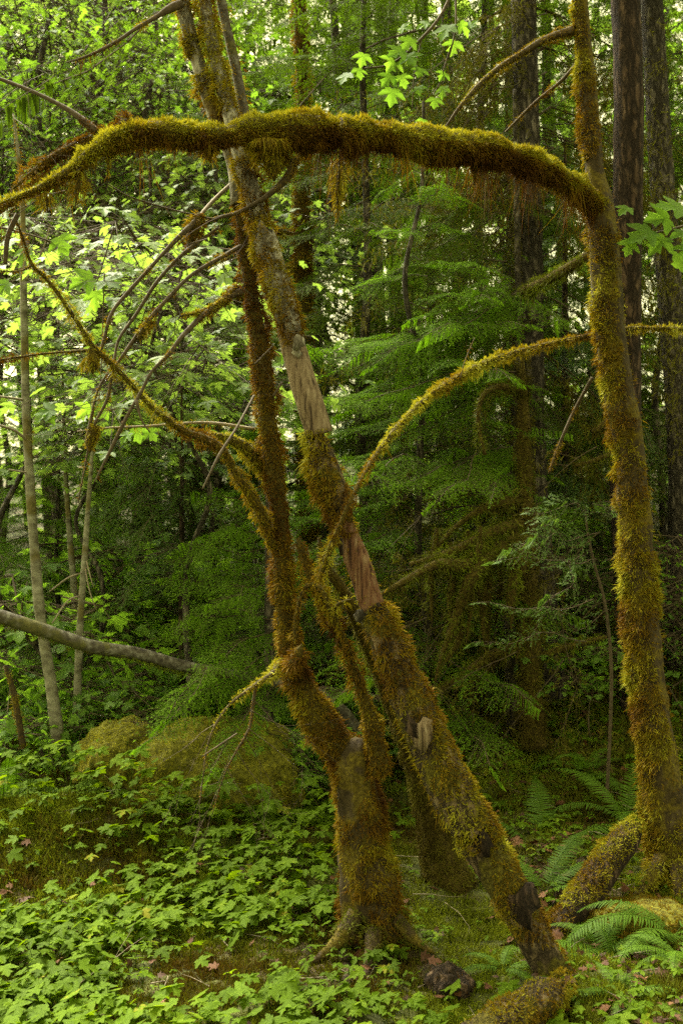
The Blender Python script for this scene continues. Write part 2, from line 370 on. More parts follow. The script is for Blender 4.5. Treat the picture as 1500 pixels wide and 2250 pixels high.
# ------------------------------------------------------------------ conifer sprays (flat, lacy, drooping)
def spray(g, L=1.2, W=.45, gap=.05, sub=.028, needle=.013, nw=.0042, droop=.25, ang=55, dens=1.0, wild=.25, sweep=.0):
    """local frame: x along branch, y sideways, z up. returns needles and woody axis"""
    t = np.arange(.06, 1, gap / L); t = np.clip(t + g.normal(size=len(t)) * gap * .15 / L, .02, .99)
    shape = np.sin(np.clip(t * 1.02 + .06, 0, 1) * math.pi) ** .55 * (1 - .35 * t)
    tw = []
    for sd in (1, -1):
        l = W * shape * (0.65 + .5 * g.random(len(t)))
        a = np.radians(ang * (1.05 - .35 * t) + g.normal(size=len(t)) * 7)
        tw.append(np.column_stack([t * L, np.zeros(len(t)), np.cos(a), sd * np.sin(a), l, g.normal(size=len(t)) * .02]))
    tip = np.array([[L * .93, 0, 1, 0, L * .12, 0]]); tw = np.vstack(tw + [tip])
    # subtwigs along each twig
    reps = np.maximum((tw[:, 4] / sub).astype(int), 1); idx = np.repeat(np.arange(len(tw)), reps)
    j = np.concatenate([np.arange(r) for r in reps]); u = (j + .6 * g.random(len(j))) / reps[idx]
    o = tw[idx, :2] + tw[idx, 2:4] * (tw[idx, 4] * u)[:, None]
    base_a = np.arctan2(tw[idx, 3], tw[idx, 2]); sd = np.where(j % 2 == 0, 1, -1)
    sa = base_a + sd * np.radians(48 + g.normal(size=len(j)) * 9)
    sl = np.clip(tw[idx, 4] * .33 * (1.05 - u) ** .8, .012, .14) * (0.7 + .6 * g.random(len(j)))
    # add the twig itself as subtwigs (so its axis carries needles)
    O = np.vstack([o, tw[:, :2]]); A = np.concatenate([sa, np.arctan2(tw[:, 3], tw[:, 2])]); SL = np.concatenate([sl, tw[:, 4]])
    zz = np.concatenate([tw[idx, 5] , tw[:, 5]])
    keep = g.random(len(O)) < dens; O, A, SL, zz = O[keep], A[keep], SL[keep], zz[keep]
    reps = np.maximum((SL / (needle * .55)).astype(int), 1); idx = np.repeat(np.arange(len(O)), reps)
    j = np.concatenate([np.arange(r) for r in reps]); u = (j + g.random(len(j))) / reps[idx]
    p = O[idx] + np.column_stack([np.cos(A[idx]), np.sin(A[idx])]) * (SL[idx] * u)[:, None]
    sd = np.where(g.random(len(j)) < .5, 1, -1); na = A[idx] + sd * np.radians(50 + g.normal(size=len(j)) * 14)
    ln = needle * (0.7 + .6 * g.random(len(j))); d = np.column_stack([np.cos(na), np.sin(na)])
    q = p + d * ln[:, None]; s = np.column_stack([-d[:, 1], d[:, 0]]) * nw * .5
    tri = np.stack([p - s, p + s, q], 1)                                   # n,3,2
    z = (g.random((len(p), 1)) - .5) * needle * .8 + np.array([[0, 0, 1]]) * (g.normal(size=(len(p), 1)) * needle * .35)
    V = np.concatenate([tri, z[..., None]], 2).reshape(-1, 3)
    seed = int(g.integers(1e6))
    def deform(V):
        x, y = V[:, 0].copy(), V[:, 1].copy()
        V[:, 2] += -droop * L * (x / L) ** 2 - .55 * np.abs(y) ** 1.6 / max(W, .05) ** .6 + (vnoise(np.column_stack([x, y, 0 * x]), 5 / max(L, .3), seed) - .5) * wild * .3
        V[:, 1] += (vnoise(np.column_stack([x, 0 * x, 0 * x]), 3 / L, seed + 1) - .5) * wild * .4 + sweep * (x / L) ** 2 * L
        return V
    V = deform(V)
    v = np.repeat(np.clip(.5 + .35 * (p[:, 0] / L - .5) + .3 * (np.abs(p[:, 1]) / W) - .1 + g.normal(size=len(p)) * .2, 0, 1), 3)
    F = np.arange(len(V)).reshape(-1, 3)
    ax = np.column_stack([np.linspace(0, L, 14), np.zeros(14), np.zeros(14)]); ax = deform(ax)
    tb = np.column_stack([tw[:, 0], tw[:, 1], np.zeros(len(tw))]); te = tb + np.column_stack([tw[:, 2:4] * tw[:, 4:5] * .8, np.zeros(len(tw))])
    wood = [strips(ax[:-1], ax[1:], np.linspace(.007, .002, 13) * L), strips(deform(tb.copy()), deform(te.copy()), .0014)]
    return (V, F, v), merge(wood)

def xform(V, origin, xdir, up=(0, 0, 1), scale=1.0):
    x = unit(np.asarray(xdir, float)); y = unit(np.cross(np.asarray(up, float), x)); z = np.cross(x, y)
    return V[:, 0:1] * x * scale + V[:, 1:2] * y * scale + V[:, 2:3] * z * scale + np.asarray(origin)

def conifer_crown(g, H, rad, z0, nbr, lib, tilt=.15):
    """branches around a trunk at the origin, from height z0 to H"""
    fol, wood = [], []
    for i in range(nbr):
        f = (i + g.random()) / nbr; z = z0 + (H - z0) * f
        L = rad * (1 - f) ** .7 * (.75 + .5 * g.random()) + .25
        az = i * 2.4 + g.normal() * .5; (V, F, A), (WV, WF, WA), l0 = lib[int(g.integers(len(lib)))]
        x = (math.cos(az), math.sin(az), tilt * (g.random() * 1.6 - .3)); roll = (g.normal() * .18, g.normal() * .18, 1)
        s = L / l0; v = np.clip(A + g.normal() * .1, 0, 1)
        o = (0, 0, z)
        fol.append((xform(V, o, x, roll, s), F, v)); wood.append((xform(WV, o, x, roll, s), WF, WA))
    return merge(fol), merge(wood)

# ------------------------------------------------------------------ broadleaf crowns
def leafy_crown(g, blobs, nclus, per, size, proto, spread=.35, flat=.25, v0=.5, droop=.35):
    """blobs: (cx,cy,cz,rx,ry,rz); leaves sit in loose flat layers on short twigs"""
    blobs = np.asarray(blobs, float); vol = blobs[:, 3] * blobs[:, 4] * blobs[:, 5]
    bi = g.choice(len(blobs), nclus, p=vol / vol.sum()); u = unit(g.normal(size=(nclus, 3))) * (g.random((nclus, 1)) ** .45)
    c = blobs[bi, :3] + u * blobs[bi, 3:]
    idx = np.repeat(np.arange(nclus), per); n = len(idx)
    off = g.normal(size=(n, 3)) * [spread, spread, spread * flat]
    pos = c[idx] + off
    pos[:, 2] -= np.linalg.norm(off[:, :2], axis=1) * .25
    fwd = unit(off * [1, 1, 0] + g.normal(size=(n, 3)) * .12 * [1, 1, 0]); fwd[:, 2] = -droop - g.random(n) * .5
    nr = np.column_stack([g.normal(size=(n, 2)) * .35, np.ones(n)])
    sz = size * (.55 + .7 * g.random(n)); v = np.clip(v0 + g.normal(size=n) * .17 + (vnoise(c[idx], 1.3, 4) - .5) * .5, 0, 1)
    fol = leaves(pos, fwd, nr, sz, v, proto, g)
    a = c[idx]; wood = strips(a, pos, .0025)
    # twigs joining clusters to the nearest blob centre
    w2 = strips(c, blobs[bi, :3] * .6 + c * .4 + g.normal(size=(nclus, 3)) * .05, .006)
    return fol, merge([wood, w2])

def trunk_path(x, y, H, r, lean=(0, 0), g=None, bow=.1, n=8, z0=-.25):
    t = np.linspace(0, 1, n); zb = float(ground_h(x, y))
    jit = (g.normal(size=(n, 2)) * bow * .3) if g is not None else np.zeros((n, 2)); jit[0] = 0
    return [(x + lean[0] * k + jit[i, 0] * k ** .5, y + lean[1] * k + jit[i, 1] * k ** .5, zb + z0 + (H - z0) * k, r * (1.25 if i == 0 else 1 - .6 * k)) for i, k in enumerate(t)]

def twiggy(g, start, dirn, L, r, depth=2, n=8, wob=.3, side=5, grav=-.05):
    """a bare forking twig as a list of tube rows (a, b, w)"""
    out = []; p = np.asarray(start, float); d = unit(np.asarray(dirn, float)); st = L / n
    for i in range(n):
        d = unit(d + g.normal(size=3) * wob / n ** .5 * .6 + [0, 0, grav])
        q = p + d * st; rr = r * (1 - .8 * i / n); out.append((p, q, rr))
        if depth > 0 and i > 0 and g.random() < side / n:
            dd = unit(d + unit(g.normal(size=3)) * .8)
            out += twiggy(g, q, dd, L * (.25 + .35 * g.random()), rr * .6, depth - 1, max(4, n - 3), wob, side, grav)
        p = q
    return out

def twig_mesh(segs):
    a = np.array([s[0] for s in segs]); b = np.array([s[1] for s in segs]); w = np.array([s[2] for s in segs])
    return strips(a, b, w)

def build2(name, parts, parent=None, loc=None):
    """parts: (V, F, attr, material) of triangles -> one mesh with several materials"""
    V, F, A = merge([p[:3] for p in parts])
    o = build(name, V, F, parts[0][3], parent, A, loc=loc)
    for p in parts[1:]: o.data.materials.append(p[3])
    idx = np.concatenate([np.full(len(p[1]), i, np.int32) for i, p in enumerate(parts)])
    o.data.polygons.foreach_set("material_index", idx)
    return o

# ================================================================== SETTING
def grid_axis(a, b, n, c, p=2.0):
    t = np.linspace(-1, 1, n); s = np.sign(t) * np.abs(t) ** p
    return np.where(s < 0, c + s * (c - a), c + s * (b - c))
gx = grid_axis(-70, 70, 520, 0, 2.6); gy = grid_axis(-14, 110, 560, 5, 2.4)
X, Y = np.meshgrid(gx, gy); Z = ground_h(X, Y)
pts3 = np.stack([X, Y, np.zeros_like(X)], -1)
Z = Z + (fbm(pts3, 14, 21, 3) - .5) * .045 * np.clip(1.5 - np.abs(Y - 5) / 6, 0, 1)
V = np.stack([X, Y, Z], -1).reshape(-1, 3); nx = len(gx)
i0 = (np.arange(len(gy) - 1)[:, None] * nx + np.arange(nx - 1)[None]).ravel()
F = np.stack([i0, i0 + 1, i0 + 1 + nx, i0 + nx], -1)
kind(build('ground', V, F, M['soil'], None, None, smooth=True), 'structure')

# ================================================================== THE MOSSY TREES IN FRONT
def up_bias(th, top=1.2, scale=6, seed=0, soft=.08):
    return lambda p, n: np.clip((fbm(p, scale, seed, 3) + top * n[:, 2] * .3 - th) / soft, 0, 1)

# ---- right trunk with the arching limb
bR = P(1490, 1965, 5.0)
tR = thing('mossy_maple', 'tall mossy trunk at the right with one thick moss-covered limb arching across to the left', 'tree', bR)
g = rng(11)
lr = Limb(path([(1530, 2030, 5.0, 170), (1492, 1930, 5.0, 135), (1465, 1780, 5.0, 112), (1437, 1600, 5.0, 100), (1415, 1430, 5.0, 92), (1402, 1270, 5.0, 90), (1392, 1130, 5.0, 86),
                (1378, 960, 5.0, 84), (1355, 840, 5.0, 84), (1338, 700, 5.0, 84), (1328, 560, 5.0, 82), (1318, 460, 5.0, 80), (1305, 380, 5.0, 62), (1292, 230, 5.0, 58), (1280, 80, 5.0, 54), (1270, -80, 5.0, 50), (1262, -400, 5.0, 44)]), step=.02, lump=.2, seed=3, flute=.09, shrink=.020)
ms = moss_on(lr, g, 26000, .024, .0042, cover=lambda p, n: np.clip((fbm(p, 5, 2, 3) - .36 - .34 * (n[:, 0] > 0) * n[:, 0]) / .07, .06, 1), hue=.5, rust=0, hang=.0)
left_fr = moss_on(lr, g, 14000, .030, .0042, cover=lambda p, n: np.clip((-n[:, 0] - .45) * 3, 0, 1) * np.clip((fbm(p, 6, 60, 2) - .42) * 8, 0, 1), hue=.55)
add_limb(tR, 'trunk', lr, M['bark_mossy'], bR, merge([ms, left_fr]), M['moss_gold'])
arch_rows = [(1335, 560, 5.02, 50), (1318, 470, 4.98, 62), (1270, 415, 4.92, 62), (1200, 375, 4.82, 66), (1120, 340, 4.7, 80), (1040, 325, 4.6, 84), (960, 318, 4.52, 78), (860, 305, 4.42, 74), (760, 292, 4.32, 74),
             (690, 288, 4.26, 84), (620, 290, 4.22, 90), (550, 288, 4.18, 80), (480, 300, 4.14, 62), (400, 298, 4.1, 64), (330, 292, 4.06, 66), (260, 302, 4.02, 66), (210, 330, 4.0, 50), (150, 378, 3.97, 42), (90, 412, 3.95, 36), (30, 438, 3.93, 32), (-40, 465, 3.92, 28), (-160, 500, 3.9, 22)]
la = Limb(path(arch_rows), step=.018, lump=.5, seed=8, lumpscale=6, shrink=.017)
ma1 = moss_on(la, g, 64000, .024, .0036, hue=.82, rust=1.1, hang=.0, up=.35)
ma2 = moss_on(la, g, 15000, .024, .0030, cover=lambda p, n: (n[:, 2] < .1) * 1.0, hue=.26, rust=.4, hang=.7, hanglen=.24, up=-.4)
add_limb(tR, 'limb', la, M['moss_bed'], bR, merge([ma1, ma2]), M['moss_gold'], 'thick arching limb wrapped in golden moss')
# the moss bag hanging at the middle of the arch and other tufts
def hanging(name, rows, parent, base, g, hue=.4, dens=24000, length=.035, mat='moss_gold', lump=.35, seed=0, hang=.9, hl=.09):
    hue += .12; l = Limb(path(rows), step=.012, lump=lump + .2, seed=seed, lumpscale=14, shrink=.010)
    m = moss_on(l, g, dens, length, .0036, hue=hue, up=-1.1, hang=0)
    m2 = moss_on(l, g, dens * .4, length, .003, hue=hue - .05, up=-1.5, hang=hang, hanglen=hl)
    V, F, A = l.mesh(); o = build(name, V, F, M['moss_bed'], parent, A, True, loc=base)
    mm = merge([m, m2]); build('moss', mm[0], mm[1], M[mat], o, mm[2], loc=base); return o
hanging('hanging_moss', [(596, 320, 4.2, 90), (598, 350, 4.2, 66), (600, 378, 4.2, 34), (603, 398, 4.2, 8)], tR, bR, g, .35, seed=1)
hanging('hanging_moss', [(745, 335, 4.32, 8), (746, 370, 4.32, 16), (744, 420, 4.32, 22), (742, 460, 4.32, 16), (741, 492, 4.32, 4)], tR, bR, g, .5, length=.045, seed=2)
hanging('hanging_moss', [(170, 380, 3.97, 22), (172, 410, 3.97, 24), (168, 440, 3.97, 12), (166, 458, 3.97, 4)], tR, bR, g, .42, seed=3)
hanging('hanging_moss', [(100, 425, 3.95, 18), (104, 445, 3.95, 16), (105, 468, 3.95, 4)], tR, bR, g, .3, seed=4)
hanging('hanging_moss', [(240, 340, 4.02, 16), (237, 370, 4.02, 10), (236, 405, 4.02, 3)], tR, bR, g, .2, length=.02, seed=5)
hanging('hanging_moss', [(460, 320, 4.14, 40), (462, 342, 4.14, 28), (464, 358, 4.14, 6)], tR, bR, g, .45, seed=6)
hanging('hanging_moss', [(1045, 360, 4.6, 30), (1042, 385, 4.6, 18), (1040, 410, 4.6, 4)], tR, bR, g, .4, seed=7)
lb = Limb(path([(290, 270, 4.06, 44), (225, 300, 4.08, 42), (170, 322, 4.09, 40), (120, 345, 4.1, 38), (75, 378, 4.1, 32), (35, 410, 4.1, 20), (20, 425, 4.1, 8)]), step=.016, lump=.5, seed=18, shrink=.012)
mb = moss_on(lb, g, 40000, .026, .0038, hue=.22, hang=.15, hanglen=.06)
add_limb(tR, 'limb', lb, M['moss_bed'], bR, mb, M['moss_gold'], 'short rusty brown side limb')
for rows, mt, hue in [([(215, 290, 4.05, 16), (180, 262, 4.08, 15), (140, 235, 4.1, 12), (70, 200, 4.14, 9), (-20, 165, 4.2, 8), (-120, 120, 4.2, 6)], 'twig', .15),
                      ([(1262, 66, 5.0, 22), (1200, 85, 5.05, 17), (1150, 115, 5.1, 15), (1095, 150, 5.15, 13), (1050, 190, 5.2, 13), (1010, 235, 5.2, 9), (975, 285, 5.25, 5)], 'twig', .5),
                      ([(1275, 130, 5.05, 9), (1230, 180, 5.15, 8), (1175, 225, 5.25, 7), (1110, 290, 5.35, 5)], 'twig', .1),
                      ([(1300, 830, 5.1, 8), (1262, 900, 5.2, 8), (1235, 960, 5.2, 7), (1205, 1040, 5.3, 6)], 'twig', .3),
                      ([(40, 470, 3.95, 12), (18, 520, 3.95, 12), (12, 580, 3.95, 9)], 'twig', .1)]:
    l = Limb(path(rows), step=.02, lump=.2, seed=5); m = moss_on(l, g, 30000, .014, .0034, cover=patchy(.5 - .12 * (hue > .4), 8, 3), hue=hue)
    add_limb(tR, 'branch', l, M[mt], bR, m, M['moss_gold'])

# ---- the leaning clump at the centre: front stem (A) with its stubs and left limbs
bA = P(825, 2085, 4.3)
tA = thing('mossy_vine_maple', 'crooked brown-mossed trunk left of the peeled snag, its limbs reaching out to the left', 'tree', bA)
g = rng(12)
def stem(parent, base, rows, name='trunk', bed='moss_bed', mat='moss_gold', hue=.4, dens=25000, length=.022, cover=None, hang=0, hl=.08, lump=.2, seed=0, up=.0, flute=.0, label=None, step=.018, width=.004, shrink=None, rag=0.0):
    shrink = (0 if not dens else .019 if bed in ('moss_bed', 'bark_mossy') else .010) * (length / .024) if shrink is None else shrink
    l = Limb(path(rows), step=step, lump=lump, seed=seed, flute=flute, shrink=shrink, rag=rag)
    m = moss_on(l, g, dens, length, width, cover=cover, hue=hue, hang=hang, hanglen=hl, up=up) if dens else None
    return add_limb(parent, name, l, M[bed], base, m, M[mat], label)
stem(tA, bA, [(850, 2150, 4.32, 210), (828, 2060, 4.32, 165), (812, 1950, 4.32, 140), (800, 1850, 4.32, 124), (790, 1760, 4.3, 112), (780, 1690, 4.29, 100), (782, 1640, 4.29, 74), (788, 1622, 4.29, 40)],
     mat='moss_gold', bed='bark_mossy', hue=.34, seed=21, flute=.14, length=.026, cover=up_bias(.36, .6, 5, 3), hang=.06, label='buttressed lower trunk')
stem(tA, bA, [(800, 1770, 4.36, 90), (765, 1670, 4.34, 98), (698, 1572, 4.32, 88), (652, 1480, 4.32, 70), (630, 1400, 4.32, 62), (621, 1300, 4.32, 62), (618, 1220, 4.33, 60), (610, 1100, 4.34, 60), (597, 1000, 4.35, 60), (586, 900, 4.36, 60),
              (575, 800, 4.38, 64), (562, 700, 4.4, 54), (545, 600, 4.42, 52), (530, 500, 4.44, 42), (520, 430, 4.45, 40)],
     name='trunk', hue=.22, dens=30000, length=.026, seed=22, hang=.03, label='bent mossy middle trunk')
stem(tA, bA, [(522, 450, 4.45, 42), (515, 370, 4.46, 42), (496, 310, 4.46, 42), (466, 240, 4.46, 42), (436, 140, 4.46, 42), (413, 60, 4.46, 42), (396, -20, 4.46, 42), (372, -130, 4.46, 40), (335, -330, 4.46, 34)],
     name='trunk', bed='bark_pale', hue=.38, dens=26000, length=.022, cover=patchy(.60, 7, 5), seed=23, lump=.12, label='pale upper trunk with moss collars')
for (px, py, w, h) in [(420, 112, 42, .45), (408, 25, 38, .3), (448, 195, 38, .3), (486, 278, 38, .5)]:
    stem(tA, bA, [(px - 7, py - 26, 4.46, w * .8), (px, py, 4.455, w * 1.35), (px + 8, py + 24, 4.46, w * .9)], name='moss_collar', hue=h, dens=36000, length=.03, seed=px)
stem(tA, bA, [(836, 1700, 4.24, 72), (816, 1590, 4.24, 54), (788, 1500, 4.25, 44), (748, 1400, 4.25, 42), (712, 1320, 4.25, 48), (682, 1265, 4.25, 44), (664, 1215, 4.25, 38), (655, 1182, 4.25, 26)],
     name='limb', hue=.24, dens=26000, length=.024, seed=24, hang=.12, hl=.05)
stem(tA, bA, [(650, 1420, 4.26, 36), (652, 1350, 4.22, 26), (672, 1290, 4.2, 26), (700, 1290, 4.18, 28), (720, 1330, 4.17, 22), (735, 1375, 4.17, 12)], name='limb', hue=.28, dens=30000, length=.022, seed=25, hang=.2)
stem(tA, bA, [(775, 1440, 4.2, 20), (742, 1370, 4.17, 22), (735, 1335, 4.15, 24), (760, 1320, 4.13, 16), (772, 1318, 4.12, 6)], name='limb', hue=.34, dens=30000, length=.022, seed=26, hang=.2)
stem(tA, bA, [(640, 1470, 4.2, 60), (655, 1435, 4.16, 50), (664, 1415, 4.15, 5)], name='limb', hue=.45, dens=30000, length=.028, seed=27, hang=.2)
stem(tA, bA, [(600, 1200, 4.32, 40), (575, 1130, 4.28, 42), (545, 1080, 4.25, 38), (515, 1035, 4.22, 36), (490, 990, 4.2, 38), (450, 965, 4.18, 36), (400, 945, 4.16, 34), (350, 908, 4.14, 32), (318, 880, 4.12, 32), (280, 835, 4.1, 30),
              (240, 795, 4.08, 30), (205, 762, 4.07, 30), (175, 715, 4.05, 27), (135, 655, 4.03, 25), (100, 610, 4.02, 24), (70, 580, 4.0, 20), (50, 520, 4.0, 14), (30, 470, 4.0, 8)],
     name='limb', mat='moss_gold', hue=.60, dens=36000, length=.02, seed=28, hang=.12, hl=.05, lump=.22, step=.014, label='long left limb with golden moss')
stem(tA, bA, [(600, 1050, 4.4, 52), (562, 1005, 4.38, 48), (525, 975, 4.34, 42), (480, 958, 4.28, 34), (440, 952, 4.22, 22)], name='limb', hue=.5, dens=34000, length=.02, seed=29)
stem(tA, bA, [(205, 770, 4.07, 24), (160, 772, 4.06, 15), (90, 778, 4.05, 13), (20, 788, 4.03, 14), (-60, 800, 4.0, 12)], name='branch', hue=.45, dens=36000, length=.016, seed=30, step=.012)
stem(tA, bA, [(75, 582, 4.0, 12), (40, 596, 3.98, 9), (-10, 594, 3.97, 9), (-60, 590, 3.97, 8)], name='branch', hue=.3, dens=36000, length=.010, seed=31, step=.012)
hanging('hanging_moss', [(200, 765, 4.05, 26), (205, 800, 4.05, 34), (204, 822, 4.05, 8)], tA, bA, g, .6, seed=8)
# drooping lower left branch
stem(tA, bA, [(612, 1455, 4.28, 26), (600, 1478, 4.2, 22), (572, 1498, 4.15, 19), (540, 1520, 4.1, 17), (505, 1548, 4.07, 14), (475, 1590, 4.05, 13), (456, 1640, 4.05, 10), (447, 1700, 4.04, 8), (440, 1765, 4.04, 4)],
     name='branch', hue=.66, dens=42000, length=.018, seed=32, hang=.3, hl=.04, cover=lambda p, n: np.clip((p[:, 2] - .9) * 4 + .5, .1, 1), step=.012, bed='twig')
stem(tA, bA, [(562, 1505, 4.13, 12), (556, 1545, 4.12, 13), (548, 1600, 4.12, 12), (520, 1650, 4.13, 11), (498, 1690, 4.14, 8), (482, 1735, 4.15, 6), (466, 1790, 4.15, 4)], name='branch', hue=.2, dens=26000, length=.012, seed=33, step=.012, bed='twig')
stem(tA, bA, [(520, 1612, 4.13, 4), (490, 1632, 4.0, 4), (445, 1662, 3.95, 3)], name='branch', dens=0, seed=34, step=.012, bed='twig')
seg = []
g2 = rng(5)
for (px, py, dx, dz, L) in [(470, 1600, -.5, -.8, .35), (456, 1640, -.3, -.9, .3), (500, 1690, .5, -.8, .35), (545, 1600, .7, -.5, .45), (550, 1560, .8, -.35, .5), (450, 1690, -.1, -1, .3), (520, 1650, .3, -.9, .35), (560, 1540, .7, -.7, .5), (540, 1620, .4, -.8, .45),
                            (480, 1735, -.4, -.8, .22), (475, 1590, -.8, -.5, .35), (505, 1660, -.3, -.9, .3)]:
    seg += twiggy(g2, P(px, py, 4.1), (dx, g2.normal() * .3, dz), L, .0022, 2, 8, .35, 4)
V, F, A = twig_mesh(seg); build('twig', V, F, M['twig'], tA, A, loc=bA)
# dead twigs crossing left of the trunk
g = rng(14)
for rows, bed, hue, den, ln in [
    ([(530, 640, 4.35, 18), (500, 655, 4.3, 16), (450, 690, 4.2, 13), (400, 740, 4.12, 10), (370, 780, 4.08, 9), (335, 815, 4.05, 8), (310, 862, 4.03, 8), (285, 905, 4.0, 7), (250, 975, 4.0, 7), (228, 1020, 4.0, 5), (208, 1060, 4.0, 3)], 'twig', .3, 22000, .016),
    ([(530, 540, 4.4, 9), (475, 572, 4.3, 9), (420, 605, 4.2, 8), (370, 655, 4.15, 9), (325, 705, 4.1, 12), (300, 740, 4.1, 10), (275, 775, 4.1, 8), (250, 815, 4.1, 7), (235, 880, 4.1, 6), (205, 940, 4.1, 6), (190, 1010, 4.1, 4), (172, 1105, 4.1, 3)], 'twig', .3, 20000, .016),
    ([(440, 478, 4.3, 13), (410, 505, 4.22, 12), (370, 545, 4.2, 10), (320, 600, 4.18, 9), (275, 650, 4.15, 9), (245, 690, 4.12, 8), (228, 750, 4.1, 7), (215, 800, 4.1, 5)], 'twig', .4, 22000, .014),
    ([(480, 500, 4.3, 7), (400, 560, 4.22, 8), (345, 620, 4.2, 8), (300, 690, 4.2, 8), (262, 745, 4.16, 7), (248, 800, 4.12, 6), (215, 860, 4.1, 5), (195, 950, 4.1, 9), (188, 975, 4.1, 5)], 'twig', .15, 24000, .016),
    ([(515, 398, 4.5, 9), (470, 440, 4.42, 9), (432, 482, 4.3, 7)], 'twig_pale', .4, 0, .01),
    ([(650, 345, 4.2, 17), (634, 385, 4.22, 18), (600, 420, 4.25, 13), (560, 447, 4.27, 10), (520, 468, 4.3, 9), (475, 480, 4.3, 8), (430, 500, 4.3, 6), (390, 540, 4.3, 5)], 'twig', .4, 34000, .018),
    ([(238, 405, 4.02, 3), (285, 432, 4.1, 4), (340, 450, 4.2, 4), (400, 466, 4.25, 4), (470, 482, 4.3, 5)], 'twig', .4, 0, .01),
    ([(558, 870, 4.3, 6), (520, 940, 4.1, 6), (482, 1000, 4.0, 6), (445, 1075, 3.95, 4)], 'twig', .4, 0, .01),
    ([(560, 942, 4.4, 6), (470, 930, 4.4, 7), (400, 930, 4.35, 5), (330, 936, 4.3, 5), (240, 940, 4.3, 4), (170, 948, 4.3, 3)], 'twig_pale', .5, 9000, .012),
    ([(520, 630, 4.36, 15), (480, 668, 4.25, 14), (440, 685, 4.2, 11), (395, 695, 4.1, 5)], 'moss_bed', .75, 36000, .014),
    ([(398, 8, 4.4, 20), (372, 20, 4.38, 17), (345, 36, 4.35, 10), (300, 62, 4.3, 8), (255, 92, 4.25, 7), (195, 122, 4.2, 6), (145, 138, 4.2, 3)], 'twig', .1, 24000, .014),
    ([(620, 840, 4.35, 5), (600, 870, 4.3, 5)], 'twig', .1, 0, .014),
    ([(330, 705, 4.1, 10), (316, 725, 4.08, 14), (305, 745, 4.07, 8)], 'moss_bed', .6, 40000, .026),
    ([(212, 935, 4.1, 14), (200, 965, 4.1, 20), (196, 995, 4.1, 7)], 'moss_bed', .25, 40000, .02),
    ([(440, 470, 4.28, 10), (428, 500, 4.27, 26), (420, 530, 4.27, 16), (412, 555, 4.27, 6)], 'moss_bed', .25, 34000, .024),
    ([(300, 880, 4.0, 8), (310, 920, 3.98, 4), (330, 950, 3.97, 3)], 'twig', .3, 0, .01)]:
    l = Limb(path(rows), step=.012, lump=.25, seed=int(rows[0][0])); m = None
    if den: m = moss_on(l, g, den, ln, .0036, hue=hue, cover=patchy(.44, 9, int(rows[0][1]), .1) if bed == 'twig' else None, hang=.3, hanglen=.05)
    add_limb(tA, 'branch', l, M[bed], bA, m, M['moss_gold'])
seg = []
for k in range(46):
    q = [(450, 600), (400, 560), (330, 640), (260, 700), (240, 800), (300, 860), (350, 800), (420, 740), (380, 520), (280, 760), (220, 900), (240, 850), (60, 480), (20, 540), (150, 420), (120, 180), (60, 210), (250, 420), (540, 470), (470, 560)][k % 20]
    seg += twiggy(g2, P(q[0] + g2.normal() * 25, q[1] + g2.normal() * 30, 4.12 + g2.random() * .15), (g2.normal() - .3, g2.normal() * .5, g2.normal() * .8 - .4), .22 + .4 * g2.random(), .0022, 2, 9, .35, 4)
V, F, A = twig_mesh(seg); build('twig', V, F, M['twig'], tA, A, loc=bA)

# ---- the peeled, leaning snag (B)
bB = P(1205, 2125, 4.0)
tB = thing('peeled_snag', 'leaning dead trunk with two peeled stretches of bare wood, mossy bark between them', 'tree', bB)
g = rng(15)
stem(tB, bB, [(1225, 2170, 4.0, 104), (1188, 2090, 4.0, 86), (1148, 2010, 4.0, 90), (1104, 1930, 4.0, 98), (1050, 1840, 4.02, 106)], bed='bark_snag', mat='moss_gold', hue=.45, dens=24000, length=.018, cover=up_bias(.50, 1.2, 5, 31), lump=.12, seed=41, flute=.07, label='foot of the trunk with split brown bark')
stem(tB, bB, [(1058, 1855, 4.01, 106), (996, 1745, 4.03, 108), (950, 1650, 4.05, 104), (910, 1560, 4.07, 102), (874, 1480, 4.09, 94), (843, 1400, 4.1, 86), (812, 1322, 4.12, 78)], bed='bark_snag', mat='moss_gold', hue=.50, dens=27000, length=.024,
     cover=lambda p, n: np.clip((fbm(p, 5, 33, 3) + .34 * n[:, 0] + .1 * n[:, 2] - .28) / .08, .12, 1), lump=.2, seed=42, rag=.11, hang=.1, flute=.05, label='thick mossy lower trunk')
stem(tB, bB, [(822, 1340, 4.12, 68), (800, 1275, 4.13, 66), (778, 1215, 4.14, 64), (752, 1150, 4.15, 62)], name='peeled_wood', bed='wood_red', dens=1500, hue=.4, lump=.18, seed=43, flute=.10, label='reddish bare wood')
stem(tB, bB, [(768, 1172, 4.15, 72), (745, 1110, 4.15, 74), (720, 1050, 4.16, 80), (704, 1000, 4.17, 74), (692, 935, 4.18, 66)], bed='bark_snag', mat='moss_gold', hue=.5, dens=32000, length=.03, lump=.2, seed=44, rag=.11, hang=.5, hl=.06,
     cover=lambda p, n: np.clip((fbm(p, 6, 35, 3) - .5 * n[:, 0] - .22) / .08, 0, 1), label='moss sleeve between the peeled stretches')
stem(tB, bB, [(700, 955, 4.18, 58), (682, 895, 4.18, 58), (664, 840, 4.19, 57), (648, 780, 4.2, 56), (632, 715, 4.21, 52), (622, 680, 4.22, 48)], name='peeled_wood', bed='wood_bare', dens=0, lump=.14, seed=45, flute=.11, label='pale bare wood')
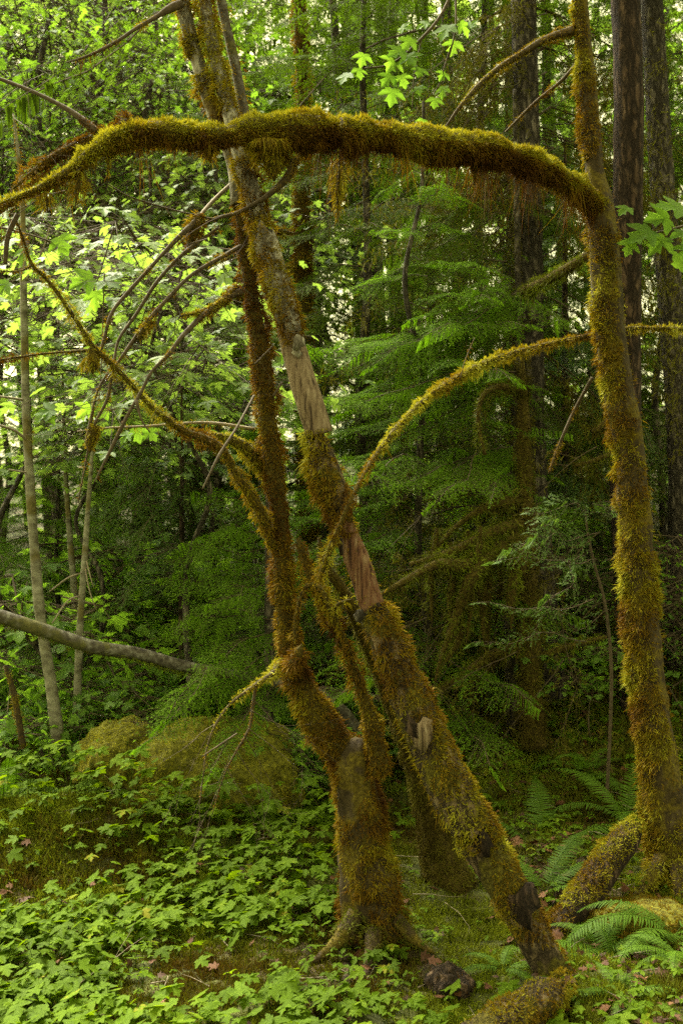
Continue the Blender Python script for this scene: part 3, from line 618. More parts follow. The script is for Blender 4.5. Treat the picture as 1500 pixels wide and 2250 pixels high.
stem(tB, bB, [(640, 770, 4.19, 20), (645, 740, 4.18, 48), (632, 690, 4.19, 60), (616, 640, 4.21, 62), (600, 590, 4.24, 62), (586, 540, 4.27, 66), (572, 490, 4.3, 58)], bed='bark_pale', mat='moss_gold', hue=.48, dens=32000, length=.022, lump=.18, seed=46, rag=.11, hang=.2,
     cover=lambda p, n: np.clip((fbm(p, 6, 37, 3) - .25 * n[:, 0] - .36) / .08, 0, 1), label='mossy bark above the long peeled stretch')
stem(tB, bB, [(578, 505, 4.3, 52), (558, 440, 4.33, 52), (540, 380, 4.36, 52), (525, 320, 4.38, 50), (502, 240, 4.4, 46), (476, 140, 4.42, 42), (456, 40, 4.43, 38), (445, -30, 4.43, 36), (420, -140, 4.43, 40), (390, -330, 4.43, 30)], bed='bark_pale', hue=.50, dens=36000, length=.026, lump=.12, seed=47, rag=.11,
     cover=lambda p, n: np.clip((fbm(p, 4.5, 39, 3) - .46 + .30 * np.clip((p[:, 2] - 2.95) * 3, 0, .5)) / .05, 0, 1), label='pale upper trunk with orange moss')
stem(tB, bB, [(545, 300, 4.5, 32), (535, 240, 4.52, 34), (518, 150, 4.54, 32), (498, 60, 4.55, 32), (482, -20, 4.56, 31), (465, -140, 4.56, 32), (430, -330, 4.56, 26)], name='trunk', bed='bark_grey', hue=.4, dens=4000, lump=.12, seed=48, label='thin rough bare-barked stem')
lim = [(700, 1275, 4.06, 30), (722, 1215, 4.03, 34), (742, 1165, 4.01, 34), (765, 1110, 4.02, 27), (795, 1050, 4.1, 22), (825, 1000, 4.2, 30), (852, 965, 4.28, 34), (885, 925, 4.36, 30), (930, 880, 4.5, 31), (990, 838, 4.68, 33), (1050, 805, 4.85, 33), (1120, 778, 5.0, 28),
       (1200, 757, 5.15, 26), (1290, 738, 5.3, 26), (1370, 722, 5.35, 22), (1440, 722, 5.35, 22), (1540, 724, 5.35, 20)]
stem(tB, bB, lim, name='limb', hue=.62, dens=36000, length=.022, seed=49, lump=.25, hang=.15, hl=.05, step=.014, label='long limb rising to the right, golden moss on top')
stem(tB, bB, [(1010, 832, 4.7, 5), (1022, 790, 4.72, 6), (1042, 742, 4.75, 4)], name='branch', bed='twig', hue=.5, dens=12000, length=.01, seed=50, step=.012)
stem(tB, bB, [(560, 800, 4.2, 4), (600, 760, 4.2, 4)], name='branch', bed='twig', dens=0, seed=51, step=.012)
# peeling bark plates at the torn edges
def bark_plate(parent, base, px, py, Y, w, h, tilt, seed, mat='bark_red'):
    g = rng(seed); n = 9; ang = np.linspace(0, 2 * math.pi, n, endpoint=False) + g.random(n) * .4; r = .18 + .5 * g.random(n)
    x = np.cos(ang) * r * w / FPX * Y; z = np.sin(ang) * r * h / FPX * Y; y = -.012 + .6 * (x ** 2) / .05 + z * .06
    c, s = math.cos(tilt), math.sin(tilt); xx = x * c - z * s; zz = x * s + z * c
    a = np.column_stack([xx, y, zz]); b = a + [0, .009, 0]; o = P(px, py, Y)
    V = np.vstack([a, [[0, -.014, 0]], b, [[0, -.004, 0]]]) + o
    F = [[n, (i + 1) % n, i] for i in range(n)] + [[2 * n + 1, n + 1 + i, n + 1 + (i + 1) % n] for i in range(n)]
    for i in range(n): j = (i + 1) % n; F += [[i, j, n + 1 + j], [i, n + 1 + j, n + 1 + i]]
    return build('bark_plate', V, np.array(F), M[mat], parent, np.zeros(len(V)), loc=base)
for a in [(655, 775, 4.15, 26, 36, .3, 1, 'bark_pale'), (612, 695, 4.17, 16, 40, .2, 2, 'bark_grey'), (792, 1350, 4.07, 34, 30, .4, 3, 'bark_fir'), (826, 1338, 4.07, 30, 24, .4, 4, 'bark_red'), (928, 1610, 3.97, 46, 78, .3, 5, 'wood_bare'), (905, 1590, 3.97, 34, 60, .5, 6, 'bark_red'),
          (655, 750, 4.13, 36, 50, .3, 8, 'bark_pale'), (1060, 1845, 3.93, 40, 70, .45, 9, 'bark_red'), (1150, 1990, 3.92, 70, 90, .5, 10, 'bark_red'), (745, 1190, 4.06, 22, 60, .25, 11, 'bark_red')]:
    bark_plate(tB, bB, *a)

for rows in [[(780, 2010, 4.22, 60), (745, 2065, 4.15, 50), (700, 2105, 4.1, 34), (660, 2125, 4.08, 14)], [(870, 2020, 4.24, 56), (915, 2068, 4.18, 40), (955, 2095, 4.15, 16)], [(820, 2050, 4.18, 60), (812, 2110, 4.08, 46), (795, 2160, 4.0, 22), (780, 2190, 3.95, 8)], [(800, 2020, 4.4, 50), (740, 2010, 4.6, 30), (700, 2000, 4.75, 10)]]:
    stem(tA, bA, rows, name='root', bed='bark_mossy', mat='moss_green', hue=.35, dens=16000, length=.02, seed=rows[0][0])
for rows in [[(1455, 1880, 4.95, 60), (1425, 1935, 4.85, 44), (1385, 1975, 4.78, 26), (1350, 2000, 4.7, 10)], [(1490, 1900, 4.9, 60), (1492, 1985, 4.78, 46), (1475, 2050, 4.65, 26), (1460, 2090, 4.6, 10)]]:
    stem(tR, bR, rows, name='root', bed='bark_mossy', mat='moss_gold', hue=.6, dens=18000, length=.02, seed=rows[0][0])

# ---- dark stem behind (C)
bC = P(985, 1935, 4.95)
tC = thing('dark_mossy_trunk', 'short dark trunk in shade behind the leaning snag, between the two front trunks', 'tree', bC)
g = rng(16)
stem(tC, bC, [(1000, 1980, 4.95, 140), (968, 1890, 4.92, 96), (944, 1790, 4.85, 76), (914, 1690, 4.75, 60), (884, 1600, 4.65, 54), (850, 1520, 4.55, 48), (815, 1430, 4.45, 52), (780, 1350, 4.36, 44), (748, 1290, 4.3, 40), (715, 1240, 4.28, 34), (700, 1180, 4.28, 14)],
     hue=.2, dens=22000, length=.018, seed=61, hang=.1, mat='moss_dark', flute=.10)

# ================================================================== LOGS, MOUNDS
def log(name, label, rows, bed, mat, hue, cover, seed, dens=22000, base=None, flute=0, group=None, lump=.15, length=.02):
    global g
    g = rng(seed); b = P(*rows[0][:3]) if base is None else base
    t = thing(name, label, 'log', b, group)
    l = Limb(path(rows), step=.016, lump=lump, seed=seed, flute=.06, rag=.09)
    m = moss_on(l, g, dens, length, .004, cover=cover, hue=hue) if dens else None
    add_limb(t, 'bark', l, M[bed], b, m, M[mat]); return t
log('fallen_log', 'long grey lichened log slanting down from the left edge, propped above the undergrowth', [(-120, 1310, 5.7, 32), (0, 1354, 5.8, 30), (100, 1386, 5.85, 31), (200, 1420, 5.9, 28), (300, 1437, 6.0, 29), (400, 1463, 6.1, 26), (500, 1482, 6.2, 24), (600, 1500, 6.3, 26), (740, 1550, 6.4, 24), (850, 1700, 6.5, 24)],
    'bark_grey', 'moss_green', .5, lambda p, n: np.clip((fbm(p, 5, 2, 3) - .5 * n[:, 2] - .75) / .08, 0, 1), 71, 9000)
log('fallen_log', 'mossy log lying on the slope in front of the right trunk', [(1402, 1808, 4.92, 40), (1376, 1842, 4.87, 60), (1330, 1905, 4.78, 66), (1285, 1968, 4.7, 72), (1240, 2035, 4.62, 74), (1200, 2095, 4.56, 66), (1165, 2150, 4.5, 40)], 'bark_red', 'moss_gold', .68,
    lambda p, n: np.clip((fbm(p, 5, 2, 3) + .5 * n[:, 2] - .2 * n[:, 0] - .42) / .08, 0, 1), 72, 26000)
log('fallen_log', 'mossy log with a pale broken end at the bottom edge below the leaning snag', [(1240, 2150, 3.75, 40), (1212, 2178, 3.7, 74), (1155, 2220, 3.62, 92), (1090, 2266, 3.55, 104), (1010, 2335, 3.5, 112)], 'bark_snag', 'moss_gold', .66,
    lambda p, n: np.clip((fbm(p, 5, 4, 3) + .35 * n[:, 0] - .28) / .08, 0, 1), 73, 26000, lump=.22)
log('fallen_log', 'dark rotting log half buried behind the leaning snag, in the shade', [(1480, 1300, 8.8, 34), (1330, 1352, 8.7, 40), (1220, 1388, 8.6, 38), (1150, 1412, 8.5, 30)], 'moss_bed', 'moss_dark', .7, None, 74, 9000, length=.03)
log('fallen_log', 'short brown log lying on the ground behind the bent mossy trunk', [(690, 1515, 7.2, 26), (760, 1530, 7.2, 30), (850, 1545, 7.2, 28), (900, 1552, 7.2, 20)], 'wood_bare', 'moss_green', .5, patchy(.5, 5), 75, 9000)

def mound(name, label, px, py, Y, rx, ry, rz, seed, hue, dens=9000, mat='moss_gold', cat='boulder', bed='moss_bed_green'):
    g = rng(seed); c = P(px, py, Y); n, k = 110, 170
    u = np.linspace(0, math.pi * .62, n)[:, None]; w = (np.arange(k) * 2 * math.pi / k)[None]
    D = np.stack([np.sin(u) * np.cos(w), np.sin(u) * np.sin(w), np.cos(u) * np.ones_like(w)], -1).reshape(-1, 3)
    def surf(D):
        q = D * [rx, ry, rz]; return q * (1 + (fbm(D + seed, 1.8, seed, 3) - .5)[:, None] * .6 + (fbm(D + seed, 5, seed, 3) - .5)[:, None] * .16)
    V = surf(D) + c
    a = np.arange(n - 1)[:, None] * k + np.arange(k)[None]; b = np.arange(n - 1)[:, None] * k + (np.arange(k)[None] + 1) % k
    F = np.stack([a, a + k, b + k, b], -1).reshape(-1, 4)
    o = build(name, V, F, M[bed], None, np.zeros(len(V)), True, loc=c); o.location = tuple(c)
    tag(o, label, cat)
    N = int(rx * ry * 5 * dens * 8); d = unit(g.normal(size=(N, 3))); d = d[d[:, 2] > -.3]; p = surf(d) + c; N = len(p)
    p[:, 2] += 0; nr = unit(d / [rx, ry, rz]); dd = unit(nr * .7 + [0, 0, .3] + g.normal(size=(N, 3)) * .6); L = (.006 + .020 * g.random(N) ** 2) * (.5 + fbm(p, 9, 4, 2))
    V, F = blades(p - nr * .004, dd, L, np.full(N, .004), np.column_stack([np.zeros((N, 2)), -L * .3]), g)
    v = np.clip(hue + (fbm(p, 4, 3, 3) - .5) * 1.2 + g.normal(size=N) * .12, 0, 1)
    build('moss', V, F, M[mat], o, np.repeat(v, 5), loc=c)
mound('mossy_boulder', 'big yellow-green moss-covered boulder behind the drooping twigs, left of the bent trunk', 480, 1722, 6.0, .44, .34, .34, 81, .95)
mound('mossy_boulder', 'smaller mossy boulder among shrubs left of the big yellow-green one', 265, 1675, 6.15, .24, .26, .22, 82, 1.0)
mound('mossy_boulder', 'bright mossy hump at the foot of the right trunk', 1405, 2040, 4.62, .24, .25, .10, 83, .35, 16000)
mound('rotten_stump', 'small red-brown rotten stump poking out of the moss near the bottom', 990, 2180, 3.9, .085, .08, .09, 84, .1, 1200, cat='stump', bed='bark_red')

# ================================================================== CONIFERS
g = rng(100)
LIB_N = [(*spray(g, L=1.2, W=.42, gap=.045, sub=.028, needle=.014, nw=.0045, droop=.22, wild=.4), 1.2) for _ in range(3)]
LIB_F = [(*spray(g, L=1.2, W=.46, gap=.06, sub=.042, needle=.023, nw=.0085, droop=.28, wild=.5), 1.2) for _ in range(3)]
LIB_M = [(*spray(g, L=2.0, W=.62, gap=.07, sub=.05, needle=.022, nw=.008, droop=.28, wild=.6), 2.0) for _ in range(3)]
LIB_L = [(*spray(g, L=3.0, W=.9, gap=.10, sub=.07, needle=.028, nw=.010, droop=.3, wild=.9), 3.0) for _ in range(3)]
LIB_C = [(*spray(g, L=1.0, W=.40, gap=.06, sub=.035, needle=.020, nw=.0075, droop=.5, ang=48, wild=.5), 1.0) for _ in range(3)]   # cedar
FOL = {}
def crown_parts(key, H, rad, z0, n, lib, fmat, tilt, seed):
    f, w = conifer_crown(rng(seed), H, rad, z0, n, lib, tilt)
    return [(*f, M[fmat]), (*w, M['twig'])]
def tree_proto(key, H, r, crown, bark, seed, moss=None, lean=(0, 0), bow=.06):
    """meshes kept by key; the first tree uses them, later trees share them"""
    g = rng(seed)
    rows = [(lean[0] * k + g.normal() * bow * (0 < k < 1), lean[1] * k, -.4 + (H + .4) * k, r * (1.3 if i == 0 else 1 - .75 * k)) for i, k in enumerate(np.linspace(0, 1, 9))]
    l = Limb(rows, step=.07, lump=.10, seed=seed, sides=18, flute=.04); V, F, A = l.mesh()
    t = build('trunk', V, F, M[bark], None, A, True)
    parts = [t]
    if moss:
        m = moss_on(l, g, *moss[0]); mo = build('moss', m[0], m[1], M[moss[1]], t, m[2])
    c = build2('crown', crown); parts.append(c)
    FOL[key] = (t, c); return parts
def place_tree(key, name, label, cat, x, y, s=1.0, rz=0.0, group=None, tilt=(0, 0)):
    root = thing(name, label, cat, (x, y, float(ground_h(x, y))), group)
    root.rotation_euler = (Matrix.Rotation(tilt[0], 3, 'X') @ Matrix.Rotation(tilt[1], 3, 'Y') @ Matrix.Rotation(rz, 3, 'Z')).to_euler(); root.scale = (s, s, s)
    t, c = FOL[key]
    for part in (t, c):
        if part.parent is None: q = part
        else: q = part.copy(); COL.objects.link(q)
        kids = list(part.children) if q is not part else []
        q.parent = root
        for k in kids:
            k2 = k.copy(); COL.objects.link(k2); k2.parent = q
    return root
def at_px(px, Y):
    return (px - 750) / FPX * Y, Y

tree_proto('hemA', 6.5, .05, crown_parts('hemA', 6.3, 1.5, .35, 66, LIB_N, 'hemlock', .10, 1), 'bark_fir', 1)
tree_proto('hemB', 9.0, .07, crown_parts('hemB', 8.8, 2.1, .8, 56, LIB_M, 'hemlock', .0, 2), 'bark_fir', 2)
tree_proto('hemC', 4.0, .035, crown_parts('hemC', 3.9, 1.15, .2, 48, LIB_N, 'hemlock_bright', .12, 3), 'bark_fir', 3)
tree_proto('cedA', 7.0, .08, crown_parts('cedA', 6.8, 1.7, .3, 62, LIB_C, 'cedar', -.05, 4), 'bark_red', 4)
tree_proto('firBig', 17, .13, crown_parts('firBig', 16.8, 3.2, 5.8, 24, LIB_L, 'hemlock', -.15, 5), 'bark_fir', 5)
tree_proto('redBig', 17, .11, crown_parts('redBig', 16.8, 3.0, 6.2, 22, LIB_L, 'hemlock', -.2, 6), 'bark_red', 6)

GC = 'conifers standing in the wood'
for key, name, label, px, Y, s, rz in [
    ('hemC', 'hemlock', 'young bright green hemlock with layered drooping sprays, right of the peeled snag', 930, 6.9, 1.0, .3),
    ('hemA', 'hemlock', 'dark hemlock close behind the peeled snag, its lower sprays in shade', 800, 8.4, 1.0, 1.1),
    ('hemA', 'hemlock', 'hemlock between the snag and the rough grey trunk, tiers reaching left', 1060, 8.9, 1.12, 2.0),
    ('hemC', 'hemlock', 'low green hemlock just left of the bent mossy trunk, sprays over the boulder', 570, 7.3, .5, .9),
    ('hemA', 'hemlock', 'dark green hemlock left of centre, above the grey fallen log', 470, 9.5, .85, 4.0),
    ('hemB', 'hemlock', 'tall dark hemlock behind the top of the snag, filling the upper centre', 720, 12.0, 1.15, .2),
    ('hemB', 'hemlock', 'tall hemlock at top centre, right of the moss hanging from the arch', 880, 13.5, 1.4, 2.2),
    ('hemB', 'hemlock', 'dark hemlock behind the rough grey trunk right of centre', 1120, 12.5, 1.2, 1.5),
    ('hemB', 'hemlock', 'dark hemlock filling the gap beyond the mossy trunk at the right', 1300, 11.5, 1.15, 3.3),
    ('hemB', 'hemlock', 'hemlock at the right edge behind the grey trunk', 1530, 10.2, 1.1, 4.4),
    ('hemA', 'hemlock', 'hemlock in the shade at the far right, under the grey trunk', 1450, 9.2, .8, 5.2),
    ('hemC', 'hemlock', 'hemlock sapling low at the left, behind the thin pale trunks', 130, 8.4, .8, 1.2),
    ('hemC', 'hemlock', 'hemlock sapling at the left edge with yellowish green tips', -10, 8.2, .85, 2.2),
    ('hemA', 'hemlock', 'hemlock at the left edge far behind the tallest pale stem', 10, 11.5, .8, 2.7),
    ('hemA', 'hemlock', 'dark hemlock far behind the two left pale stems', 190, 12.5, .85, 1.7),
    ('cedA', 'cedar', 'cedar with hanging fern-like sprays left of the trunks, over the grey log', 330, 9.6, .62, .4),
    ('cedA', 'cedar', 'darker cedar right of the fern-like one, partly behind the bent trunk', 440, 11.5, .9, 2.4),
    ('cedA', 'cedar', 'cedar low at the right with pale sprays, beside the mossy right trunk', 1240, 8.4, .55, 1.4)]:
    x, y = at_px(px, Y)
    place_tree(key, name, label, name, x, y, s, rz, GC)

GB = 'big conifer trunks in the background'
for key, label, px, Y, s, rz, w in [
    ('firBig', 'big rough grey conifer trunk right of centre, behind the limb that rises to the right', 1205, 7.5, .84, .5, 62),
    ('redBig', 'reddish-brown furrowed trunk directly behind the mossy right trunk', 1412, 6.9, .98, 1.7, 66),
    ('firBig', 'grey-barked trunk at the right edge beyond the reddish one', 1492, 7.9, .80, 2.9, 55),
    ('firBig', 'slim grey conifer trunk left of the big rough one', 1035, 10.5, .62, 4.0, 42),
    ('redBig', 'thin dark conifer trunk far back at centre right', 975, 15.0, .75, 5.0, 30),
    ('redBig', 'thin dark trunk close behind the big rough grey one', 1232, 13.5, .7, .2, 30)]:
    x, y = at_px(px, Y)
    ob = place_tree(key, 'conifer', label, 'tree', x, y, s, rz, GB, tilt=(0, math.radians(-2.2)))

for i, (x, y, s) in enumerate([(3.2, -2.2, .8), (-3.2, -2.6, .9), (4.6, 1.6, .7), (.2, -4.6, .9)]):  # trees added out of view to cut the sky light from the front
    place_tree('firBig', 'conifer', ['conifer behind the viewer to the right, its crown shading the clearing', 'conifer behind the viewer to the left, its crown shading the clearing', 'conifer beside the viewer, off the right edge', 'conifer straight behind the viewer, off the picture'][i], 'tree', x, y, s, i * 1.1, 'conifers around the viewer')

# hand-placed sprays of the nearest hemlocks and cedars that read clearly in the photo
def set_spray(parent, base, a, b, W, kind_='hem', seed=0, mat='hemlock_bright', roll=0.0, droop=.15):
    fy = -1.3 if kind_ == 'ced' else -.62
    g = rng(seed); a = P(*a); b = P(*b); L = float(np.linalg.norm(b - a))
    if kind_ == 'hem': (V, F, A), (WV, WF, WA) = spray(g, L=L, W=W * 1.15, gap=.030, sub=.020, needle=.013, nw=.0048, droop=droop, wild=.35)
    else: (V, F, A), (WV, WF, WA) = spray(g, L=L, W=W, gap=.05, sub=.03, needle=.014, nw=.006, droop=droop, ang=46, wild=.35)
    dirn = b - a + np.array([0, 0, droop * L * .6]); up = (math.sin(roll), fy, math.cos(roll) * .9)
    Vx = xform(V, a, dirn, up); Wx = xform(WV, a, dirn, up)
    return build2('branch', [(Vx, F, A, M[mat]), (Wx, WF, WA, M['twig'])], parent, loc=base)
bh = np.array([*at_px(1130, 7.0), float(ground_h(*at_px(1130, 7.0)))])
th_ = thing('hemlock', 'nearest hemlock, its bright lacy tiers spreading left from the dark trunk right of centre', 'hemlock', bh, GC)
lt = Limb([(bh[0], 7.0, bh[2] - .2, .045), (bh[0] - .03, 7.0, 1.2, .035), (bh[0] + .02, 7.0, 2.6, .025), (bh[0], 7.0, 4.2, .012)], step=.04, seed=5, sides=8)
add_limb(th_, 'trunk', lt, M['bark_fir'], bh, moss_on(lt, rng(3), 9000, .02, .004, hue=.4), M['moss_dark'])
k = 0
for a, b, W, mt in [((1130, 650, 7.0), (905, 690, 6.6), .30, 1), ((1130, 660, 7.0), (960, 740, 6.2), .28, 1), ((1130, 640, 7.0), (1215, 700, 6.4), .24, 1), ((1130, 620, 7.0), (1010, 650, 6.4), .22, 1),
                    ((1120, 700, 7.0), (820, 790, 6.5), .32, 1), ((1120, 730, 7.0), (730, 800, 6.6), .34, 1), ((1120, 760, 7.0), (660, 760, 7.1), .34, 0), ((1120, 800, 7.0), (760, 890, 6.4), .30, 1),
                    ((1120, 840, 7.0), (840, 960, 6.5), .28, 1), ((1110, 870, 7.0), (700, 900, 7.2), .30, 0), ((1110, 560, 7.0), (760, 640, 7.2), .34, 0), ((1110, 520, 7.0), (860, 560, 6.9), .28, 0),
                    ((1110, 980, 7.0), (860, 1060, 6.3), .24, 1), ((1110, 990, 7.0), (960, 1085, 6.0), .26, 1), ((1120, 1000, 7.0), (1085, 1080, 6.1), .20, 1), ((1110, 940, 7.0), (770, 1010, 7.0), .26, 0),
                    ((1120, 460, 7.0), (880, 470, 7.3), .30, 0), ((1120, 440, 7.0), (1280, 500, 7.4), .28, 0), ((1130, 880, 7.0), (1300, 930, 7.4), .26, 0)]:
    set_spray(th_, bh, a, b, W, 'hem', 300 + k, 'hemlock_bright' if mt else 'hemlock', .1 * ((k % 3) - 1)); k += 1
bh = np.array([*at_px(585, 6.4), 0.0])
th2 = thing('hemlock', 'hemlock with long flat sprays sweeping left from behind the bent mossy trunk', 'hemlock', bh, GC)
lt = Limb([(bh[0], 6.4, -.2, .035), (bh[0] + .02, 6.4, 1.2, .028), (bh[0], 6.4, 2.4, .015), (bh[0], 6.4, 3.0, .006)], step=.04, seed=6, sides=8)
add_limb(th2, 'trunk', lt, M['bark_fir'], bh)
for a, b, W, mt in [((590, 1350, 6.4), (300, 1420, 6.4), .22, 0), ((590, 1340, 6.4), (370, 1380, 6.2), .22, 1), ((590, 1260, 6.4), (350, 1260, 6.8), .24, 0), ((590, 1210, 6.4), (330, 1225, 6.8), .22, 1), ((590, 1150, 6.4), (400, 1190, 6.5), .22, 0),
                    ((590, 1400, 6.4), (430, 1490, 5.5), .22, 1), ((590, 1440, 6.4), (370, 1560, 5.3), .22, 1), ((590, 1480, 6.4), (330, 1610, 5.25), .22, 0), ((590, 1500, 6.4), (430, 1670, 5.2), .2, 0), ((590, 1080, 6.4), (420, 1080, 6.8), .2, 0), ((590, 1300, 6.4), (480, 1330, 5.9), .2, 1),
                    ((590, 860, 6.4), (370, 860, 6.9), .25, 1), ((590, 830, 6.4), (440, 830, 6.5), .22, 1), ((590, 960, 6.4), (450, 960, 7.0), .2, 0), ((600, 800, 6.4), (740, 760, 6.9), .24, 1), ((600, 900, 6.4), (700, 930, 6.6), .2, 0)]:
    set_spray(th2, bh, a, b, W, 'hem', 400 + k, 'hemlock_bright', .1 * ((k % 3) - 1)); k += 1
# cedar sapling with pale sprays right of centre
bc = np.array([*at_px(1330, 5.9), float(ground_h(*at_px(1330, 5.9)))])
tc = thing('cedar', 'slim cedar sapling whose pale grey-green sprays droop left of the right trunk', 'cedar', bc, GC)
lt = Limb([(bc[0], 5.9, bc[2] - .1, .010), *[(*P(px, py, 5.9), r) for px, py, r in [(1342, 1500, .009), (1330, 1340, .008), (1305, 1240, .007), (1290, 1170, .006), (1285, 1120, .003)]]], step=.02, seed=7, sides=7)
add_limb(tc, 'trunk', lt, M['twig'], bc)
for a, b, W, mt in [((1290, 1140, 5.9), (1175, 1130, 5.6), .14, 'cedar'), ((1300, 1180, 5.9), (1150, 1215, 5.5), .17, 'cedar'), ((1290, 1170, 5.9), (1200, 1180, 5.4), .15, 'cedar'), ((1310, 1230, 5.9), (1130, 1255, 5.5), .15, 'cedar'), ((1310, 1235, 5.9), (1215, 1290, 5.4), .13, 'cedar'),
                    ((1290, 1120, 5.9), (1350, 1115, 5.6), .12, 'cedar'), ((1330, 1330, 5.9), (1090, 1345, 5.6), .10, 'cedar'), ((1330, 1340, 5.9), (1170, 1400, 5.7), .08, 'cedar'), ((1270, 1400, 5.9), (1075, 1450, 5.6), .08, 'cedar'), ((1340, 1290, 5.9), (1460, 1230, 6.0), .12, 'cedar'), ((1340, 1350, 5.9), (1480, 1310, 6.0), .12, 'cedar')]:
    set_spray(tc, bc, a, b, W, 'ced', 500 + k, mt, .1 * ((k % 3) - 1), .25); k += 1
bc = np.array([*at_px(400, 7.4), 0.0])
tc = thing('cedar', 'cedar sapling with pale fan sprays hanging over the grey log, left of the trunks', 'cedar', bc, GC)
lt = Limb([(bc[0], 7.4, -.2, .03), (bc[0], 7.4, 1.2, .02), (bc[0], 7.4, 2.2, .008)], step=.03, seed=8, sides=7)
add_limb(tc, 'trunk', lt, M['bark_red'], bc)
for a, b, W, mt in [((400, 1010, 7.4), (260, 1060, 7.0), .2, 0), ((400, 1050, 7.4), (280, 1110, 6.8), .2, 0), ((400, 1090, 7.4), (210, 1160, 6.9), .22, 0), ((400, 1110, 7.4), (300, 1180, 6.7), .2, 0), ((400, 1140, 7.4), (220, 1230, 6.9), .2, 0), ((400, 1180, 7.4), (300, 1290, 6.9), .18, 0), ((400, 1010, 7.4), (520, 1060, 7.0), .18, 0), ((400, 1080, 7.4), (500, 1150, 6.9), .18, 0), ((400, 1200, 7.4), (480, 1300, 7.1), .18, 0), ((400, 1250, 7.4), (250, 1330, 7.1), .18, 0)]:
    set_spray(tc, bc, a, b, W, 'ced', 600 + k, 'cedar', .1 * ((k % 3) - 1), .35); k += 1

# mossy hanging dead limbs in the dark right of the snag
bd = np.array([*at_px(1165, 6.6), float(ground_h(*at_px(1165, 6.6)))])
td = thing('mossy_dead_conifer', 'dark dead conifer right of the snag, its drooping lower limbs hung with moss', 'tree', bd)
g = rng(55)
def dl(rows, hue=.4, dens=9000, name='limb', ln=.035, hg=.7, hl=.14, mat='moss_green'):
    l = Limb(path(rows), step=.022, lump=.3, seed=int(rows[-1][0]), lumpscale=6)
    add_limb(td, name, l, M['moss_bed'], bd, moss_on(l, g, dens, ln, .005, hue=hue, hang=hg, hanglen=hl), M[mat])
dl([(1170, 1640, 6.6, 60), (1165, 1500, 6.6, 52), (1160, 1350, 6.6, 48), (1155, 1200, 6.6, 44), (1150, 1000, 6.6, 34), (1148, 860, 6.6, 20), (1146, 780, 6.6, 6)], name='trunk', hg=0, mat='moss_dark')
dl([(1150, 1175, 6.6, 36), (1100, 1205, 6.4, 38), (1060, 1235, 6.3, 36), (1000, 1245, 6.2, 30), (960, 1240, 6.1, 22), (900, 1270, 6.0, 15), (830, 1310, 5.9, 9)], hue=.5)
dl([(1150, 1150, 6.6, 30), (1090, 1165, 6.4, 26), (1030, 1195, 6.3, 22), (970, 1220, 6.2, 16), (900, 1240, 6.1, 9)], hue=.55)
dl([(1120, 1200, 6.5, 30), (1070, 1225, 6.3, 32), (1035, 1270, 6.2, 30), (1010, 1330, 6.2, 24), (990, 1390, 6.2, 18), (970, 1440, 6.2, 10), (955, 1500, 6.2, 5)], hue=.45)
dl([(1150, 1420, 6.6, 28), (1080, 1440, 6.5, 24), (1020, 1480, 6.4, 18), (975, 1510, 6.3, 12), (930, 1560, 6.2, 9)], hue=.5)
dl([(1150, 1100, 6.6, 26), (1080, 1110, 6.5, 22), (1010, 1150, 6.5, 14), (960, 1200, 6.4, 8)], hue=.45)
dl([(1165, 1450, 6.6, 20), (1250, 1420, 6.6, 18), (1330, 1400, 6.7, 10)], hue=.5)
dl([(1150, 860, 6.6, 18), (1100, 850, 6.4, 16), (1060, 870, 6.3, 12), (1050, 930, 6.3, 10), (1065, 1000, 6.3, 8)], hue=.4)
dl([(1150, 640, 6.6, 22), (1230, 600, 6.3, 22), (1290, 560, 6.2, 18)], hue=.6)
dl([(1300, 950, 6.4, 14), (1345, 925, 6.4, 26), (1390, 910, 6.5, 20)], hue=.3, ln=.03)
dl([(1260, 1025, 6.4, 6), (1310, 1010, 6.4, 12), (1370, 985, 6.5, 14)], hue=.4)
for i in range(16):
    px = 960 + g.random() * 230; py = 1130 + g.random() * 250; Yq = 6.2 + g.random() * .5; Lq = 60 + g.random() * 170
    dl([(px, py, Yq, 8), (px - 8 + g.normal() * 5, py + Lq * .5, Yq, 12 + g.random() * 12), (px - 15 + g.normal() * 10, py + Lq, Yq, 3)], hue=.25 + .4 * g.random(), dens=8000, name='hanging_moss', ln=.045, hg=.3)
seg = []
for i in range(42):
    s = P(900 + g.random() * 420, 980 + g.random() * 560, 6.2 + g.random() * .7)
    seg += twiggy(g, s, (-.6 + g.normal() * .5, g.normal() * .4, -.5 + g.normal() * .4), .3 + .5 * g.random(), .004, 2, 8, .35, 5)
V, F, A = twig_mesh(seg); build('twig', V, F, M['twig'], td, A, loc=bd)
pos = np.array([s[1] for s in seg]); k_ = g.random(len(pos)) < .9; pos = np.repeat(pos[k_], 2, 0) + g.normal(size=(k_.sum() * 2, 3)) * .012
n = len(pos); L = .012 + .05 * g.random(n) ** 2; d = unit(g.normal(size=(n, 3)) * .8 + [0, 0, -.7]); V, F = blades(pos, d, L, np.full(n, .005), g.normal(size=(n, 3)) * .006, g)
build('moss', V, F, M['moss_dark'], td, np.repeat(np.clip(.4 + g.normal(size=n) * .2, 0, 1), 5), loc=bd)
